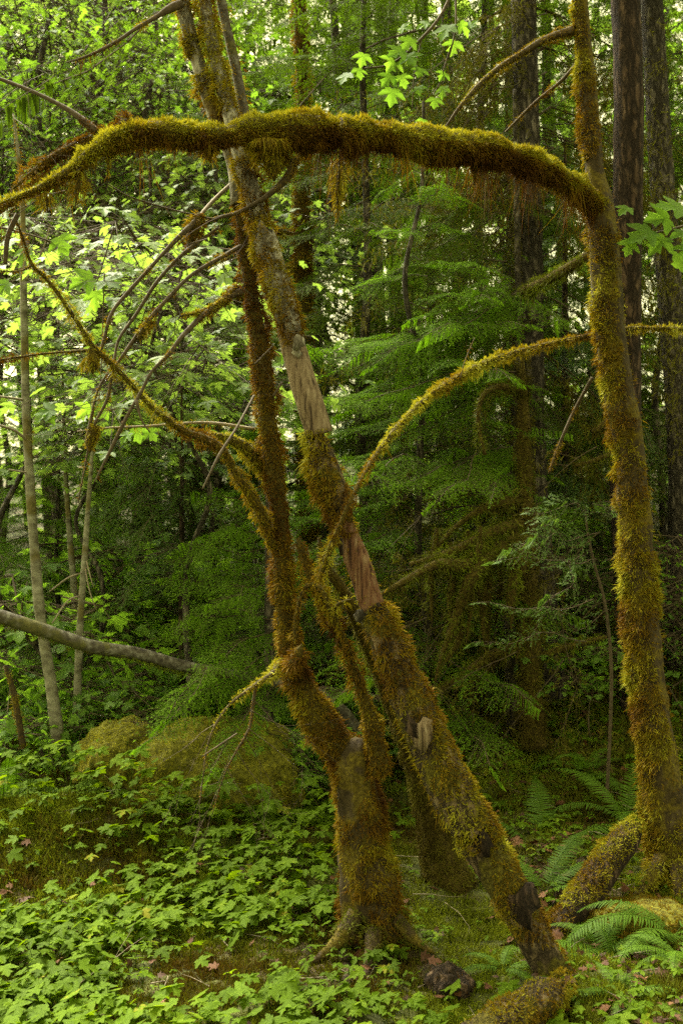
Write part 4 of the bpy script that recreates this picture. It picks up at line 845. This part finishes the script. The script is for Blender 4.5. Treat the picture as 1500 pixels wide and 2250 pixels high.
# dead lower twigs of the rough grey conifer
bt = P(1190, 1500, 8.2)
seg = []
for i in range(80):
    s = P(1190 + g.normal() * 22, -20 + g.random() * 1000, 7.5)
    sg = -1 if g.random() < .65 else 1
    seg += twiggy(g, s, (sg * (.8 + g.random()), -.5 * g.random(), -.2 - g.random() * .6), .5 + .8 * g.random(), .007, 2, 10, .3, 6, -.08)
V, F, A = twig_mesh(seg); tw_ = build('dead_branches' if False else 'dead_twig', V, F, M['twig'], bpy.data.objects['conifer'], A)
tw_.matrix_parent_inverse = bpy.data.objects['conifer'].matrix_basis.inverted()
pos = np.array([s[1] for s in seg]); pos = np.repeat(pos, 2, 0) + g.normal(size=(len(pos) * 2, 3)) * .015
n = len(pos); L = .02 + .07 * g.random(n) ** 2; d = unit(g.normal(size=(n, 3)) * .7 + [0, 0, -1]); V, F = blades(pos, d, L, np.full(n, .006), g.normal(size=(n, 3)) * .008, g)
m_ = build('moss', V, F, M['moss_dark'], tw_, np.repeat(np.clip(.45 + g.normal(size=n) * .2, 0, 1), 5))

# orange-mossed distant trunk under the arch
bo = np.array([*at_px(672, 9.0), 0.0])
to = thing('mossy_maple', 'distant orange-mossed trunk with a short crooked limb, seen under the arch', 'tree', bo)
g = rng(66)
for rows in [[(690, 1500, 9, 40), (675, 1100, 9, 36), (668, 700, 9, 34), (664, 560, 9, 32), (662, 430, 9, 34), (668, 330, 9, 28), (660, 100, 9, 24), (650, -200, 9, 20)], [(664, 520, 9, 16), (640, 515, 8.9, 12), (612, 508, 8.8, 11), (595, 500, 8.8, 9)], [(664, 570, 9, 14), (640, 585, 8.9, 9), (620, 590, 8.8, 7)]]:
    l = Limb(path(rows), step=.03, lump=.25, seed=int(rows[0][1])); add_limb(to, 'trunk' if len(rows) > 5 else 'limb', l, M['moss_bed'], bo, moss_on(l, g, 9000, .04, .007, hue=.35), M['moss_gold'])

# pale thin stems at the left
GP = 'thin pale stems at the left'
g = rng(67)
def pale(label, rows, twigs, seed, bark='bark_birch'):
    rows = [(a, b_, c * .93, d * .85) for a, b_, c, d in rows]; twigs = [[(a, b_, c * .93, d) for a, b_, c, d in q] for q in twigs]
    b = P(*rows[0][:3]); t = thing('alder', label, 'tree', b, GP)
    l = Limb(path(rows), step=.03, lump=.10, seed=seed, sides=12)
    m = moss_on(l, rng(seed), 8000, .018, .004, cover=patchy(.57, 3, seed), hue=.45)
    add_limb(t, 'trunk', l, M[bark], b, m, M['moss_gold'])
    for tr in twigs:
        l2 = Limb(path(tr), step=.03, lump=.1, seed=seed + 1, sides=5); add_limb(t, 'branch', l2, M['twig_pale'], b)
pale('tallest thin pale trunk at the far left, patched with moss', [(130, 1640, 6.8, 36), (112, 1500, 6.8, 30), (90, 1360, 6.8, 28), (76, 1200, 6.8, 25), (66, 1050, 6.8, 24), (58, 900, 6.8, 22), (55, 750, 6.8, 20), (52, 600, 6.8, 17), (50, 450, 6.8, 13), (40, 330, 6.8, 8), (30, 250, 6.8, 4)],
     [[(62, 970, 6.8, 8), (30, 945, 6.7, 7), (-20, 930, 6.6, 6)], [(58, 880, 6.8, 6), (20, 874, 6.7, 6), (-30, 868, 6.6, 5)], [(68, 1040, 6.8, 4), (20, 1032, 6.7, 4)], [(56, 620, 6.8, 5), (90, 560, 6.7, 4), (110, 500, 6.7, 3)]], 41)
pale('thin pale stem right of the tallest one, its dead twigs bending down', [(170, 1590, 7.0, 22), (172, 1480, 7.0, 20), (178, 1350, 7.0, 18), (186, 1240, 7.0, 16), (193, 1130, 7.0, 13), (202, 1010, 7.0, 9), (208, 900, 7.0, 4)],
     [[(184, 1258, 7.0, 4), (150, 1270, 6.9, 4), (110, 1300, 6.9, 3)], [(190, 1230, 7.0, 4), (200, 1270, 6.9, 3), (206, 1290, 6.9, 2)], [(178, 1310, 7.0, 4), (150, 1320, 6.9, 4), (115, 1370, 6.8, 3)], [(186, 1240, 7.0, 4), (198, 1300, 6.9, 3), (212, 1340, 6.9, 2)]], 42)
pale('slender spotted stem between the two pale ones, in shade', [(186, 1560, 8.2, 24), (172, 1400, 8.2, 20), (160, 1250, 8.2, 17), (150, 1120, 8.2, 14), (142, 980, 8.2, 10), (138, 820, 8.2, 6)], [], 43)
pale('short leaning mossy brown stub at the far left, low in the shrubs', [(52, 1640, 6.4, 16), (30, 1520, 6.4, 16), (12, 1462, 6.4, 12)], [], 44, 'bark_mossy')

# ================================================================== BROADLEAF TREES
g = rng(200)
def maple_tree(key, seed, H, blobs, ncl, per, size, proto, mat, r=.07, bark='bark_fir', v0=.5, spread=.3):
    g = rng(seed); f, w = leafy_crown(g, blobs, ncl, per, size, proto, spread, .3, v0)
    rows = [(g.normal() * .08 * (0 < k < 1), g.normal() * .08 * (0 < k < 1), -.3 + (H + .3) * k, r * (1.3 if i == 0 else 1 - .7 * k)) for i, k in enumerate(np.linspace(0, 1, 9))]
    l = Limb(rows, step=.08, lump=.1, seed=seed, sides=10); V, F, A = l.mesh(); t = build('trunk', V, F, M[bark], None, A, True)
    # limbs from the trunk to each blob
    sg = []
    for b in blobs:
        a = np.array([0, 0, max(.3, b[2] - b[5] * .8)]); e = np.array(b[:3]); md = (a + e) / 2 + [0, 0, .15]
        sg += [(a, md, r * .35), (md, e, r * .22)]
    wl = twig_mesh(sg)
    c = build2('crown', [(*f, M[mat]), (*merge([w, wl]), M['twig'])]); FOL[key] = (t, c)
maple_tree('mapA', 1, 5.2, [(0, 0, 4.4, 2.2, 1.3, 1.1), (1.3, .3, 3.3, 1.3, 1.0, .7), (-1.4, -.3, 3.1, 1.4, 1.0, .7)], 220, 15, .072, LEAF_MID, 'maple')
maple_tree('mapB', 2, 5.0, [(0, 0, 4.4, 1.8, 1.2, 1.0), (-.9, .2, 3.1, 1.2, .9, .6), (1, -.2, 2.6, 1.1, .8, .6)], 220, 12, .085, LEAF_MID, 'maple_pale')
maple_tree('vinA', 3, 3.2, [(0, 0, 2.55, 1.1, .7, .38), (-.4, 0, 3.1, .9, .6, .3)], 75, 10, .078, LEAF_FULL, 'maple_pale', r=.03)
maple_tree('aldA', 4, 5.8, [(0, 0, 3.6, 1.8, 1.2, 1.6), (.4, .2, 5.2, 1.3, 1, .8)], 250, 15, .062, LEAF_OVAL, 'maple_pale', spread=.25)
GM = 'broadleaf trees standing in the wood'
for key, name, label, px, Y, s, rz in [
    ('mapA', 'maple', 'nearest bright yellow-green maple at the top left, above the arch', 110, 11.5, 1.22, .3),
    ('mapA', 'maple', 'glowing maple behind the upper ends of the pale stems, left of the trunks', 330, 14.5, 1.5, 4.1),
    ('mapA', 'maple', 'pale sunlit maple far back at the left edge, above the tallest pale stem', -20, 17.0, 1.75, 1.1),
    ('mapA', 'maple', 'sunlit maple far back at top left, between the nearest maple and the upper trunks', 230, 19.0, 2.0, 5.6),
    ('aldA', 'alder', 'pale small-leaved alder under the arch, left of the bent trunk', 335, 10.6, .92, 1.0),
    ('aldA', 'alder', 'pale small-leaved alder at top left behind the nearest maple', 220, 12.0, 1.25, 3.0),
    ('mapB', 'maple', 'blue-green maple low under the arch, between alder and the bent trunk', 450, 10.2, .85, 2.5),
    ('vinA', 'vine_maple', 'vine maple with broad leaves in front of the pale alder, left of the bent trunk', 400, 6.6, .95, 1.4),
    ('vinA', 'vine_maple', 'vine maple at the left edge around the tallest pale stem', 60, 7.4, 1.05, 3.4),
    ('vinA', 'vine_maple', 'small vine maple behind the twig tangle at the left', 215, 7.6, .8, 5.0),
    ('mapB', 'maple', 'bright maple glimpsed between hemlocks behind the snag', 700, 16.5, 1.3, 1.2),
    ('mapA', 'maple', 'light green maple glimpsed at the right edge between trunks', 1545, 14.0, 1.1, .8),
    ('mapA', 'maple', 'tall bright maple beyond the upper trunks, just left of centre', 560, 17.0, 1.8, 5.2)]:
    x, y = at_px(px, Y); place_tree(key, name, label, 'tree', x, y, s, rz, GM)

# sprigs with large leaves hanging into view
def sprig(name, label, rows, leafspec, size, seed, mat='maple', v0=.75):
    g = rng(seed); b = P(*rows[0][0][:3]); t = thing(name, label, 'branch', b)
    for r in rows:
        l = Limb(path(r), step=.015, lump=.1, seed=seed, sides=6); add_limb(t, 'twig', l, M['twig'], b)
    for (px, py, Y, dx, dz, sc) in leafspec:
        p = P(px, py, Y)[None]; f = np.array([[dx, -.25 + g.normal() * .2, dz]]); nr = np.array([[g.normal() * .3, -.75 + g.normal() * .25, .6]])
        V, F, A = leaves(p, f, nr, np.array([size * sc]), np.array([np.clip(v0 + g.normal() * .15, 0, 1)]), LEAF_FULL, g)
        o = build('leaf', V, F, M[mat], t, A, loc=b)
sprig('maple_branch', 'bright green maple leaves hanging from a bare twig before dark hemlocks at top centre', [[(1010, -60, 5.6, 8), (970, 30, 5.5, 7), (920, 90, 5.45, 6), (860, 140, 5.4, 5), (800, 150, 5.4, 3)], [(1000, -40, 5.6, 5), (1000, 60, 5.5, 4), (985, 130, 5.5, 3)], [(925, 90, 5.45, 3), (910, 160, 5.45, 3), (905, 240, 5.45, 2)], [(990, 100, 5.5, 3), (965, 180, 5.5, 2), (950, 210, 5.5, 2)]],
      [(880, 60, 5.4, .6, -.2, .9), (905, 85, 5.4, -.5, -.6, 1.1), (885, 110, 5.4, -.7, -.4, 1.3), (865, 130, 5.4, -.3, -.8, 1.3), (895, 120, 5.4, .4, -.8, 1.2), (860, 165, 5.4, -.5, -.6, 1.1), (880, 165, 5.4, .3, -.9, 1.0), (862, 195, 5.4, -.1, -1, 1.3), (800, 118, 5.4, -.2, -.7, 1.0), (785, 150, 5.4, .3, -.9, .9), (765, 160, 5.4, -.5, -.8, 1.1),
       (985, 55, 5.5, -.4, -.8, 1.4), (1010, 50, 5.5, .5, -.6, 1.1), (1000, 90, 5.5, -.3, -.9, 1.1), (1030, 60, 5.5, .3, .3, .8), (978, 160, 5.5, -.5, -.7, .8), (975, 190, 5.5, -.2, -.9, .9), (955, 215, 5.5, -.1, -1, .9), (925, 150, 5.45, -.3, -.9, .9), (918, 190, 5.45, .1, -1, .8), (930, 262, 5.45, -.1, -1, .8), (940, 50, 5.4, -.5, -.2, .9)], .07, 901, v0=.45)
sprig('maple_branch', 'large green maple leaves reaching in from the right edge beside the right trunk', [[(1580, 470, 4.9, 8), (1520, 490, 4.85, 6), (1470, 505, 4.8, 5), (1400, 520, 4.8, 3)], [(1520, 490, 4.85, 4), (1460, 540, 4.8, 3)]],
      [(1500, 460, 4.8, -.8, .1, 1.6), (1470, 480, 4.8, -.9, -.1, 1.5), (1430, 505, 4.8, -.8, -.4, 1.5), (1460, 520, 4.8, -.6, -.6, 1.3), (1500, 505, 4.8, .1, -.5, 1.4), (1385, 530, 4.8, -.3, -.8, .9), (1380, 455, 4.8, -.8, -.6, .8), (1515, 540, 4.8, -.5, -.8, 1.2), (1490, 590, 4.8, .4, .6, 1.2)], .08, 902, v0=.45)
sprig('maple_branch', 'glowing yellow-green leaves on a drooping twig left of the arch, near the left edge', [[(-60, 500, 4.6, 6), (0, 500, 4.6, 5), (80, 520, 4.6, 4), (150, 545, 4.6, 3)], [(250, 500, 4.7, 3), (220, 600, 4.7, 3), (205, 640, 4.7, 2)], [(230, 600, 4.7, 3), (220, 860, 4.6, 2), (205, 900, 4.6, 2)]],
      [(205, 610, 4.7, -.7, -.3, 1.4), (225, 615, 4.7, .7, -.3, 1.3), (210, 640, 4.7, -.1, -1, 1.1), (20, 620, 4.6, -.5, -.5, 1.0), (215, 890, 4.6, .5, -.6, 1.0), (200, 895, 4.6, -.6, -.5, 1.0), (120, 900, 4.7, -.8, -.2, 1.1), (90, 905, 4.7, .6, -.4, 1.1), (130, 520, 4.6, .4, -.8, 1.2), (60, 540, 4.6, -.3, -.9, 1.2), (300, 940, 4.6, .2, -.8, .9), (325, 945, 4.6, .5, -.6, .8), (285, 950, 4.6, -.5, -.6, .8)], .075, 903, v0=.4)

# ================================================================== FAR WOOD, UNDERGROWTH AND GROUND COVER
g = rng(300)
n = 15000
px_ = g.random(n) * 44 - 22; pz = g.random(n) ** 1.25 * 17; py_ = 22 + g.random(n) * 5
pos = np.column_stack([px_, py_, pz + 1.0])
dn = fbm(pos, .22, 5, 3); keep = g.random(n) < np.clip((dn - .34) * 6 + .35 - .65 * (pz / 17), 0, 1); pos = pos[keep]; n = len(pos)
nr = np.column_stack([g.normal(size=(n, 2)) * .5, np.ones(n)]); fw = unit(np.column_stack([g.normal(size=(n, 2)), -.5 * np.ones(n)]))
V, F, A = leaves(pos, fw, nr, .30 + .25 * g.random(n), np.clip(.45 + (vnoise(pos, .4, 9) - .5) * .8 + g.normal(size=n) * .12 - .3 * np.clip(pos[:, 0] / 8, -.6, 1), 0, 1), LEAF_LOW, g)  # leaf colour paler left, darker right: the side light put into it
o = build('far_foliage', V, F, M['maple_pale'], None, A); kind(o, 'stuff'); tag(o, 'glowing leafy mass of the far wood seen between the nearer trees', 'woodland')
tr = []
for i in range(70):
    x = g.random() * 44 - 22; y = 18 + g.random() * 14; r = .08 + .14 * g.random(); tr.append((np.array([x, y, 0]), np.array([x - .8, y, 17]), r))
V, F, A = twig_mesh(tr); o = build('far_trunks', V, F, M['bark_fir'], None, A); kind(o, 'stuff'); tag(o, 'thin dark stems of the far wood', 'woodland')

# herbs: broad toothed leaves on short stalks
def herbs(name, label, cat, dens_fn, x0, x1, y0, y1, N, size, proto, mat, hgt, seed, tri=.4, v0=.5, tilt=(-.28, -.1)):
    g = rng(seed); x = x0 + (x1 - x0) * g.random(N); y = y0 + (y1 - y0) * g.random(N)
    k = g.random(N) < dens_fn(x, y); x, y = x[k], y[k]; n = len(x)
    h = hgt * (.5 + .9 * g.random(n)); z = ground_h(x, y); top = np.column_stack([x, y, z + h])
    top[:, :2] += g.normal(size=(n, 2)) * .02
    three = g.random(n) < tri; cnt = np.where(three, 3, 1); idx = np.repeat(np.arange(n), cnt)
    j = np.concatenate([np.arange(c) for c in cnt]); a0 = g.random(n) * 6.28; az = a0[idx] + j * 2.1 + g.normal(size=len(idx)) * .2
    f = np.column_stack([np.cos(az), np.sin(az), -.15 - .25 * g.random(len(idx))])
    nr = np.column_stack([tilt[0] + g.normal(size=len(idx)) * .22, tilt[1] + g.normal(size=len(idx)) * .22, np.ones(len(idx))])
    sz = size * (.5 + .75 * g.random(n))[idx] * np.where(cnt[idx] == 3, .85, 1.1)
    v = np.clip(v0 + g.normal(size=n) * .2 + (vnoise(top, 2.2, 6) - .5) * .5, 0, 1)[idx]
    LV = leaves(top[idx], f, nr, sz, v, proto, g); st = strips(np.column_stack([x, y, z - .01]), top, .0016)
    o = build2(name, [(*LV, M[mat]), (*st, M[mat])]); kind(o, 'stuff'); tag(o, label, cat); return o
def d_left(x, y):
    p = np.stack([x, y, 0 * x], -1); pxl = 750 + x / y * FPX
    return np.clip((fbm(p, 1.7, 71, 2) - .36) * 5, .06, 1) * np.clip((860 - pxl) / 200, 0, 1) * (1 - .93 * np.exp(-((x + 1.45) / .95) ** 2 - ((y - 5.2) / .45) ** 2))
herbs('ground_leaves', 'dense low carpet of toothed green leaves over the moss, left and bottom of the scene', 'ground cover', d_left, -3.0, .4, 3.1, 9.5, 17000, .053, LEAF_FULL, 'herb', .08, 501)
def d_right(x, y):
    p = np.stack([x, y, 0 * x], -1); pxl = 750 + x / y * FPX
    return np.clip((fbm(p, 2.2, 72, 2) - .44) * 5, .05, 1) * np.clip((pxl - 700) / 100, 0, 1) * (y < 4.3) + .6 * np.clip((fbm(p, 1.7, 73, 2) - .42) * 6, 0, 1) * (y > 5.5)
herbs('ground_leaves', 'scattered small green leaves among moss below the trunks and on the right slope', 'ground cover', d_right, -.3, 4.0, 3.1, 9.5, 5200, .050, LEAF_FULL, 'herb', .05, 502, tri=.6)
herbs('ground_leaves', 'tiny three-part leaves low in the moss between the broader leaves', 'ground cover', lambda x, y: np.clip((fbm(np.stack([x, y, 0 * x], -1), 2.6, 79, 2) - .36) * 4, .1, 1), -2.6, 2.6, 3.1, 7.0, 7000, .032, LEAF_OVAL, 'herb', .045, 505, tri=1.0, v0=.4)
def d_far(x, y):
    p = np.stack([x, y, 0 * x], -1); return np.clip((fbm(p, .9, 74, 2) - .38) * 5, 0, 1)
herbs('undergrowth', 'leafy knee-high undergrowth covering the forest floor beyond the mounds', 'undergrowth', d_far, -6, 7, 6.3, 14, 11000, .085, LEAF_MID, 'maple', .30, 503, tri=.7, v0=.35, tilt=(-.1, -.2))
def gblades(name, label, N, seed, x0, x1, y0, y1, L0, mat, hue, fn=None):
    g = rng(seed); y = y0 + (y1 - y0) * g.random(N) ** 1.5; x = (g.random(N) * 1800 - 900) / FPX * y
    pxl = 750 + x / y * FPX; k = (pxl > -120) & (pxl < 1620); x, y = x[k], y[k]
    p = np.column_stack([x, y, ground_h(x, y)])
    c = np.clip((fbm(p * [1, 1, 0], 1.3, 44, 4) - .36) * 7 + g.normal(size=len(p)) * .15, 0, 1)
    k = g.random(len(p)) < .35 + .65 * c; p = p[k]; n = len(p); lump = fbm(p, 9, 45, 2)
    p[:, 2] += -.006 + .05 * np.clip(lump - .45, 0, 1)
    L = L0 * (.4 + 1.2 * lump) * (.6 + .8 * g.random(n)) * np.clip(p[:, 1] / 4.5, .8, 1.8); d = unit(g.normal(size=(n, 3)) * .6 + [-.1, -.1, .8])
    V, F = blades(p, d, L, .0045 * np.clip(p[:, 1] / 4, .8, 2) * np.ones(n), g.normal(size=(n, 3)) * (L * .2)[:, None], g)
    v = np.clip(hue + (fbm(p, 2.0, 46, 3) - .5) * 1.6 + g.normal(size=n) * .14, 0, 1)
    o = build(name, V, F, M[mat], None, np.repeat(v, 5)); kind(o, 'stuff'); tag(o, label, 'moss')
gblades('ground_moss', 'springy yellow-green moss carpeting the forest floor', 640000, 601, -4.5, 4.5, 3.1, 9.5, .026, 'moss_green', .45)
# moss standing on the long mound at the left
g = rng(602); N = 60000; x = -1.35 + g.normal(size=N) * .75; y = 5.3 + g.normal(size=N) * .33; k = (x / y * FPX + 750 > -100) & (x / y * FPX + 750 < 420); x, y = x[k], y[k]
p = np.column_stack([x, y, ground_h(x, y)]); n = len(p); L = (.015 + .025 * g.random(n)) * (.5 + fbm(p, 8, 3, 2)); d = unit(g.normal(size=(n, 3)) * .6 + [-.1, -.3, .8])
V, F = blades(p, d, L, np.full(n, .0055), g.normal(size=(n, 3)) * (L * .2)[:, None], g); o = build('mound_moss', V, F, M['moss_green'], None, np.repeat(np.clip(.62 + (fbm(p, 3, 46, 3) - .5) * 1.6 + g.normal(size=n) * .12, 0, 1), 5)); kind(o, 'stuff'); tag(o, 'thick golden moss over the long low mound at the left', 'moss')
# leaf litter
g = rng(603); N = 5200; y = 3.2 + 5 * g.random(N) ** 1.3; x = g.random(N) * 4.6 - 1.6; k = g.random(N) < np.clip(.15 + .8 * (x > .7), 0, 1); x, y = x[k], y[k]; n = len(x)
p = np.column_stack([x, y, ground_h(x, y) + .012 + .02 * g.random(n)]); nr = np.column_stack([g.normal(size=(n, 2)) * .45, np.ones(n)])
V, F, A = leaves(p, unit(np.column_stack([g.normal(size=(n, 2)), .1 * g.normal(size=n)])), nr, .018 + .035 * g.random(n), g.random(n), LEAF_MID, g)
o = build('leaf_litter', V, F, M['litter'], None, A); kind(o, 'stuff'); tag(o, 'curled red-brown dead leaves strewn over the ground, mostly at the right', 'leaf litter')
# fallen twigs
sg = []
for i in range(260):
    y = 3.3 + 6 * g.random(); x = (g.random() * 1500 - 750) / FPX * y; a = g.random() * 6.28; L = .08 + .3 * g.random(); z = float(ground_h(x, y))
    sg += twiggy(g, (x, y, z + .015), (math.cos(a), math.sin(a), .15 * g.normal()), L, .003, 1, 5, .3, 2, 0)
V, F, A = twig_mesh(sg); o = build('twig_litter', V, F, M['twig_pale'], None, A); kind(o, 'stuff'); tag(o, 'thin dead twigs scattered over the forest floor', 'twigs')

# ferns
def fern(label, px, py, Y, fronds, seed, L0=.5, name='sword_fern', mat='fern'):
    b = P(px, py, Y); b[2] = min(b[2], float(ground_h(b[0], b[1])) + .04) if mat == 'fern' else b[2]
    t = thing(name, label, 'fern', b, 'ferns on the forest floor'); g = rng(seed); L0 = L0 * 1.25
    for (az, el, L, cv) in fronds:
        n = 46; s = np.linspace(0, 1, n); d = np.array([math.cos(az), math.sin(az)]); L = L * L0
        ang = el - cv * s; ds = L / n; rr = np.cumsum(np.cos(ang)) * ds; zz = np.cumsum(np.sin(ang)) * ds
        R = np.column_stack([b[0] + d[0] * rr, b[1] + d[1] * rr, b[2] + zz]); T = unit(np.gradient(R, axis=0)); S = unit(np.cross(T, [0, 0, 1.0])); Nn = np.cross(S, T)
        wl = L * .16 * np.sin(np.clip(s * 1.0 + .10, 0, 1) * math.pi) ** .6 * (1 - .45 * s) + .004
        q0 = 4; Vs, Fs = [], []
        for sd in (1, -1):
            i = np.arange(q0, n); o = R[i]; dr = unit(S[i] * sd + T[i] * .35 - Nn[i] * .18 + g.normal(size=(len(i), 3)) * .06)
            LL = wl[i] * (.9 + .2 * g.random(len(i))); wd = (T[i] * ds * .36)
            v = np.stack([o - wd, o + wd, o + dr * (LL * .6)[:, None] - wd * .75, o + dr * (LL * .6)[:, None] + wd * .75, o + dr * LL[:, None] + T[i] * ds * .3 - Nn[i] * (LL * .12)[:, None]], 1).reshape(-1, 3)
            bb = np.arange(len(i))[:, None] * 5; Fs.append(np.concatenate([bb + [0, 1, 3], bb + [0, 3, 2], bb + [2, 3, 4]], 1).reshape(-1, 3) + sum(len(x) for x in Vs)); Vs.append(v)
        V = np.vstack(Vs); F = np.vstack(Fs); st = strips(R[:-1], R[1:], .0018)
        V, F, A = merge([(V, F, np.full(len(V), np.clip(.5 + g.normal() * .25, 0, 1))), (st[0], st[1], st[2])])
        build('frond', V, F, M[mat], t, A, loc=b)
PI = math.pi
def ring(n, seed, el=.95, L=1, cv=1.6):
    g = rng(seed); return [(i * 2 * PI / n + g.normal() * .25, el + g.normal() * .2, L * (.75 + .5 * g.random()), cv + g.normal() * .3) for i in range(n)]
fern('sword fern with long arching fronds right of the leaning snag', 1195, 1885, 5.5, [(PI - .1, .9, 1.1, 1.3), (.1, .8, 1.15, 1.6), (.35, .6, .9, 1.5), (PI + .5, .5, .8, 1.2), (-.5, .6, .7, 1.6), (1.5, 1.1, .9, 1.2), (-1.3, .9, .6, 1.8)], 1, .55)
fern('fern with upright fronds beside the right trunk, behind the mossy log', 1370, 1810, 5.7, [(1.0, 1.1, .9, .9), (.2, .9, .9, 1.0), (2.4, 1.2, .9, 1.6), (PI, .9, .8, 1.8), (-.8, .8, .7, 1.6), (-1.8, 1.0, .7, 2.0)], 2, .5)
fern('sword fern with glossy fronds between the log and the bottom right corner', 1325, 2085, 4.35, [(PI + .15, .35, 1.1, .9), (.1, .45, 1.0, 1.0), (PI - .6, .9, .6, 1.6), (-.5, .5, .8, 1.3), (PI + .8, .4, .8, 1.2), (.8, 1.0, .7, 1.5)], 3, .38)
fern('fern arching over the mossy hump at the right edge', 1480, 1985, 4.4, [(PI + .1, .8, 1.2, 1.9), (PI - .5, .9, 1.0, 1.8), (PI + .7, .7, .9, 1.6), (.3, .9, 1, 1.5), (-1.2, .8, .8, 1.5)], 4, .38)
fern('narrow fern hanging over the side of the mossy log at the right', 1295, 1935, 4.55, [(-PI / 2 + .1, .6, 1.0, 2.4), (-PI / 2 - .5, .5, .7, 2.2), (-.6, .6, .5, 2.0)], 5, .36)
fern('small fern under the lower peeled trunk, between it and the log', 1195, 1965, 4.9, [(.9, .9, 1, 1), (.3, .9, .9, 1.4), (2.2, .9, .8, 1.4), (-.7, .8, .7, 1.6)], 6, .4)
fern('small glossy fern near the foot of the leaning snag', 1105, 2130, 4.0, [(PI + .2, .5, .9, 1.4), (.1, .5, .9, 1.4), (-.9, .5, .8, 1.4), (1.2, .8, .7, 1.4), (PI - .7, .7, .7, 1.4)], 7, .22)
fern('fern at the left edge above the long mossy mound', 15, 1790, 5.9, ring(8, 8), 8, .45)
fern('low fern in the shade on the right slope, beyond the arching one', 1180, 1650, 7.6, ring(8, 9, .8), 9, .55)
fern('fern behind the peeled snag on the right slope', 1080, 1590, 8.2, ring(7, 10, .8), 10, .5)
fern('fern between the two right-hand trunks', 1330, 1690, 6.9, ring(7, 11, .8), 11, .45)
fern('fern in the bottom right corner', 1450, 2190, 3.9, ring(6, 12, .6), 12, .26)
fern('rust-coloured dead fern beside the leaning snag', 1235, 1900, 5.2, [(-1.3, .4, .9, 2.2), (-.6, .5, .8, 2.0), (-2.0, .4, .8, 2.2), (.2, .4, .7, 2.0)], 13, .34, 'dead_fern', 'dead_fern')
fern('pale fern among leaves at the far left, right of the edge fern', 150, 1735, 6.1, ring(7, 14, .7), 14, .35)

for i, (lb_, px, py, Y, sz) in enumerate([('small fern low on the right slope, above the rust-coloured one', 1290, 1700, 6.2, .3), ('fern low between the snag and the mossy log', 1130, 1760, 6.6, .4), ('fern on the bank just left of the right trunk', 1240, 1560, 8.4, .5), ('small fern at the very right edge below the right trunk', 1490, 2110, 4.1, .22), ('fern half hidden behind the dark trunk', 870, 1720, 6.8, .4), ('small fern between bottom log and right corner', 1370, 2200, 3.8, .2), ('fern on the bank under the mossy tangle', 1010, 1640, 7.6, .45)]):
    fern(lb_, px, py, Y, ring(7, 30 + i, .75), 30 + i, sz)
herbs('undergrowth', 'herbs crowding round the mossy boulders left of the trunks', 'undergrowth', lambda x, y: np.clip(np.exp(-((x + .8) / .9) ** 2 - ((y - 5.45) / .22) ** 2), 0, 1), -2.2, .1, 4.9, 6.0, 700, .06, LEAF_FULL, 'herb', .20, 506)
# understorey shrubs
maple_tree('shrA', 11, .9, [(0, 0, .75, .5, .45, .2), (.25, 0, .45, .4, .35, .14), (-.25, .1, .55, .35, .35, .12)], 30, 9, .075, LEAF_MID, 'maple', r=.008, v0=.55, spread=.13, bark='twig')
maple_tree('shrB', 12, .8, [(0, 0, .6, .45, .4, .25), (.1, .1, .35, .35, .3, .2)], 80, 12, .030, LEAF_OVAL, 'maple', r=.007, v0=.35, spread=.10, bark='twig')
GS = 'shrubs on the forest floor'
for key, label, px, Y, s, rz in [
    ('shrA', 'leafy shrub just below the high end of the grey fallen log at the far left', 60, 6.9, 1.35, .3), ('shrA', 'pale green shrub rising behind the middle of the grey log', 270, 8.3, 1.5, 1.3), ('shrA', 'shrub with light leaves in front of the thin pale stems', 180, 6.8, .8, 2.3),
    ('shrA', 'shrub under the grey log, right of the pale stems', 260, 6.6, .75, 3.2), ('shrA', 'small leafy bush left of the smaller mossy boulder', 150, 6.5, .55, 1.0), ('shrA', 'leafy bush at the left edge in front of the pale trunks', 40, 6.4, .6, .0),
    ('shrA', 'shrub between the grey log and the big mossy boulder', 400, 7.4, .8, 4.4), ('shrB', 'fine-leaved bush in shade, right of the snag on the slope', 1240, 7.9, 1.2, 2.0), ('shrA', 'dark broad-leaved shrub on the slope left of the right trunk', 1290, 6.7, .7, .8),
    ('shrB', 'fine-leaved bush at the right edge behind the right trunk', 1520, 6.9, 1.3, .8), ('shrA', 'shrub low in the gap between the bent trunk and the snag', 720, 6.2, .55, 2.8), ('shrB', 'bush seen through the gap between the trunks, farther back', 760, 7.8, 1.3, 5.5),
    ('shrB', 'fine-leaved bush above the long mossy mound, behind its crest', 300, 6.2, .7, 3.9), ('shrA', 'small shrub growing at the right of the big mossy boulder', 560, 6.0, .6, .2)]:
    x, y = at_px(px, Y); place_tree(key, 'shrub', label, 'shrub', x, y, s, rz, GS)
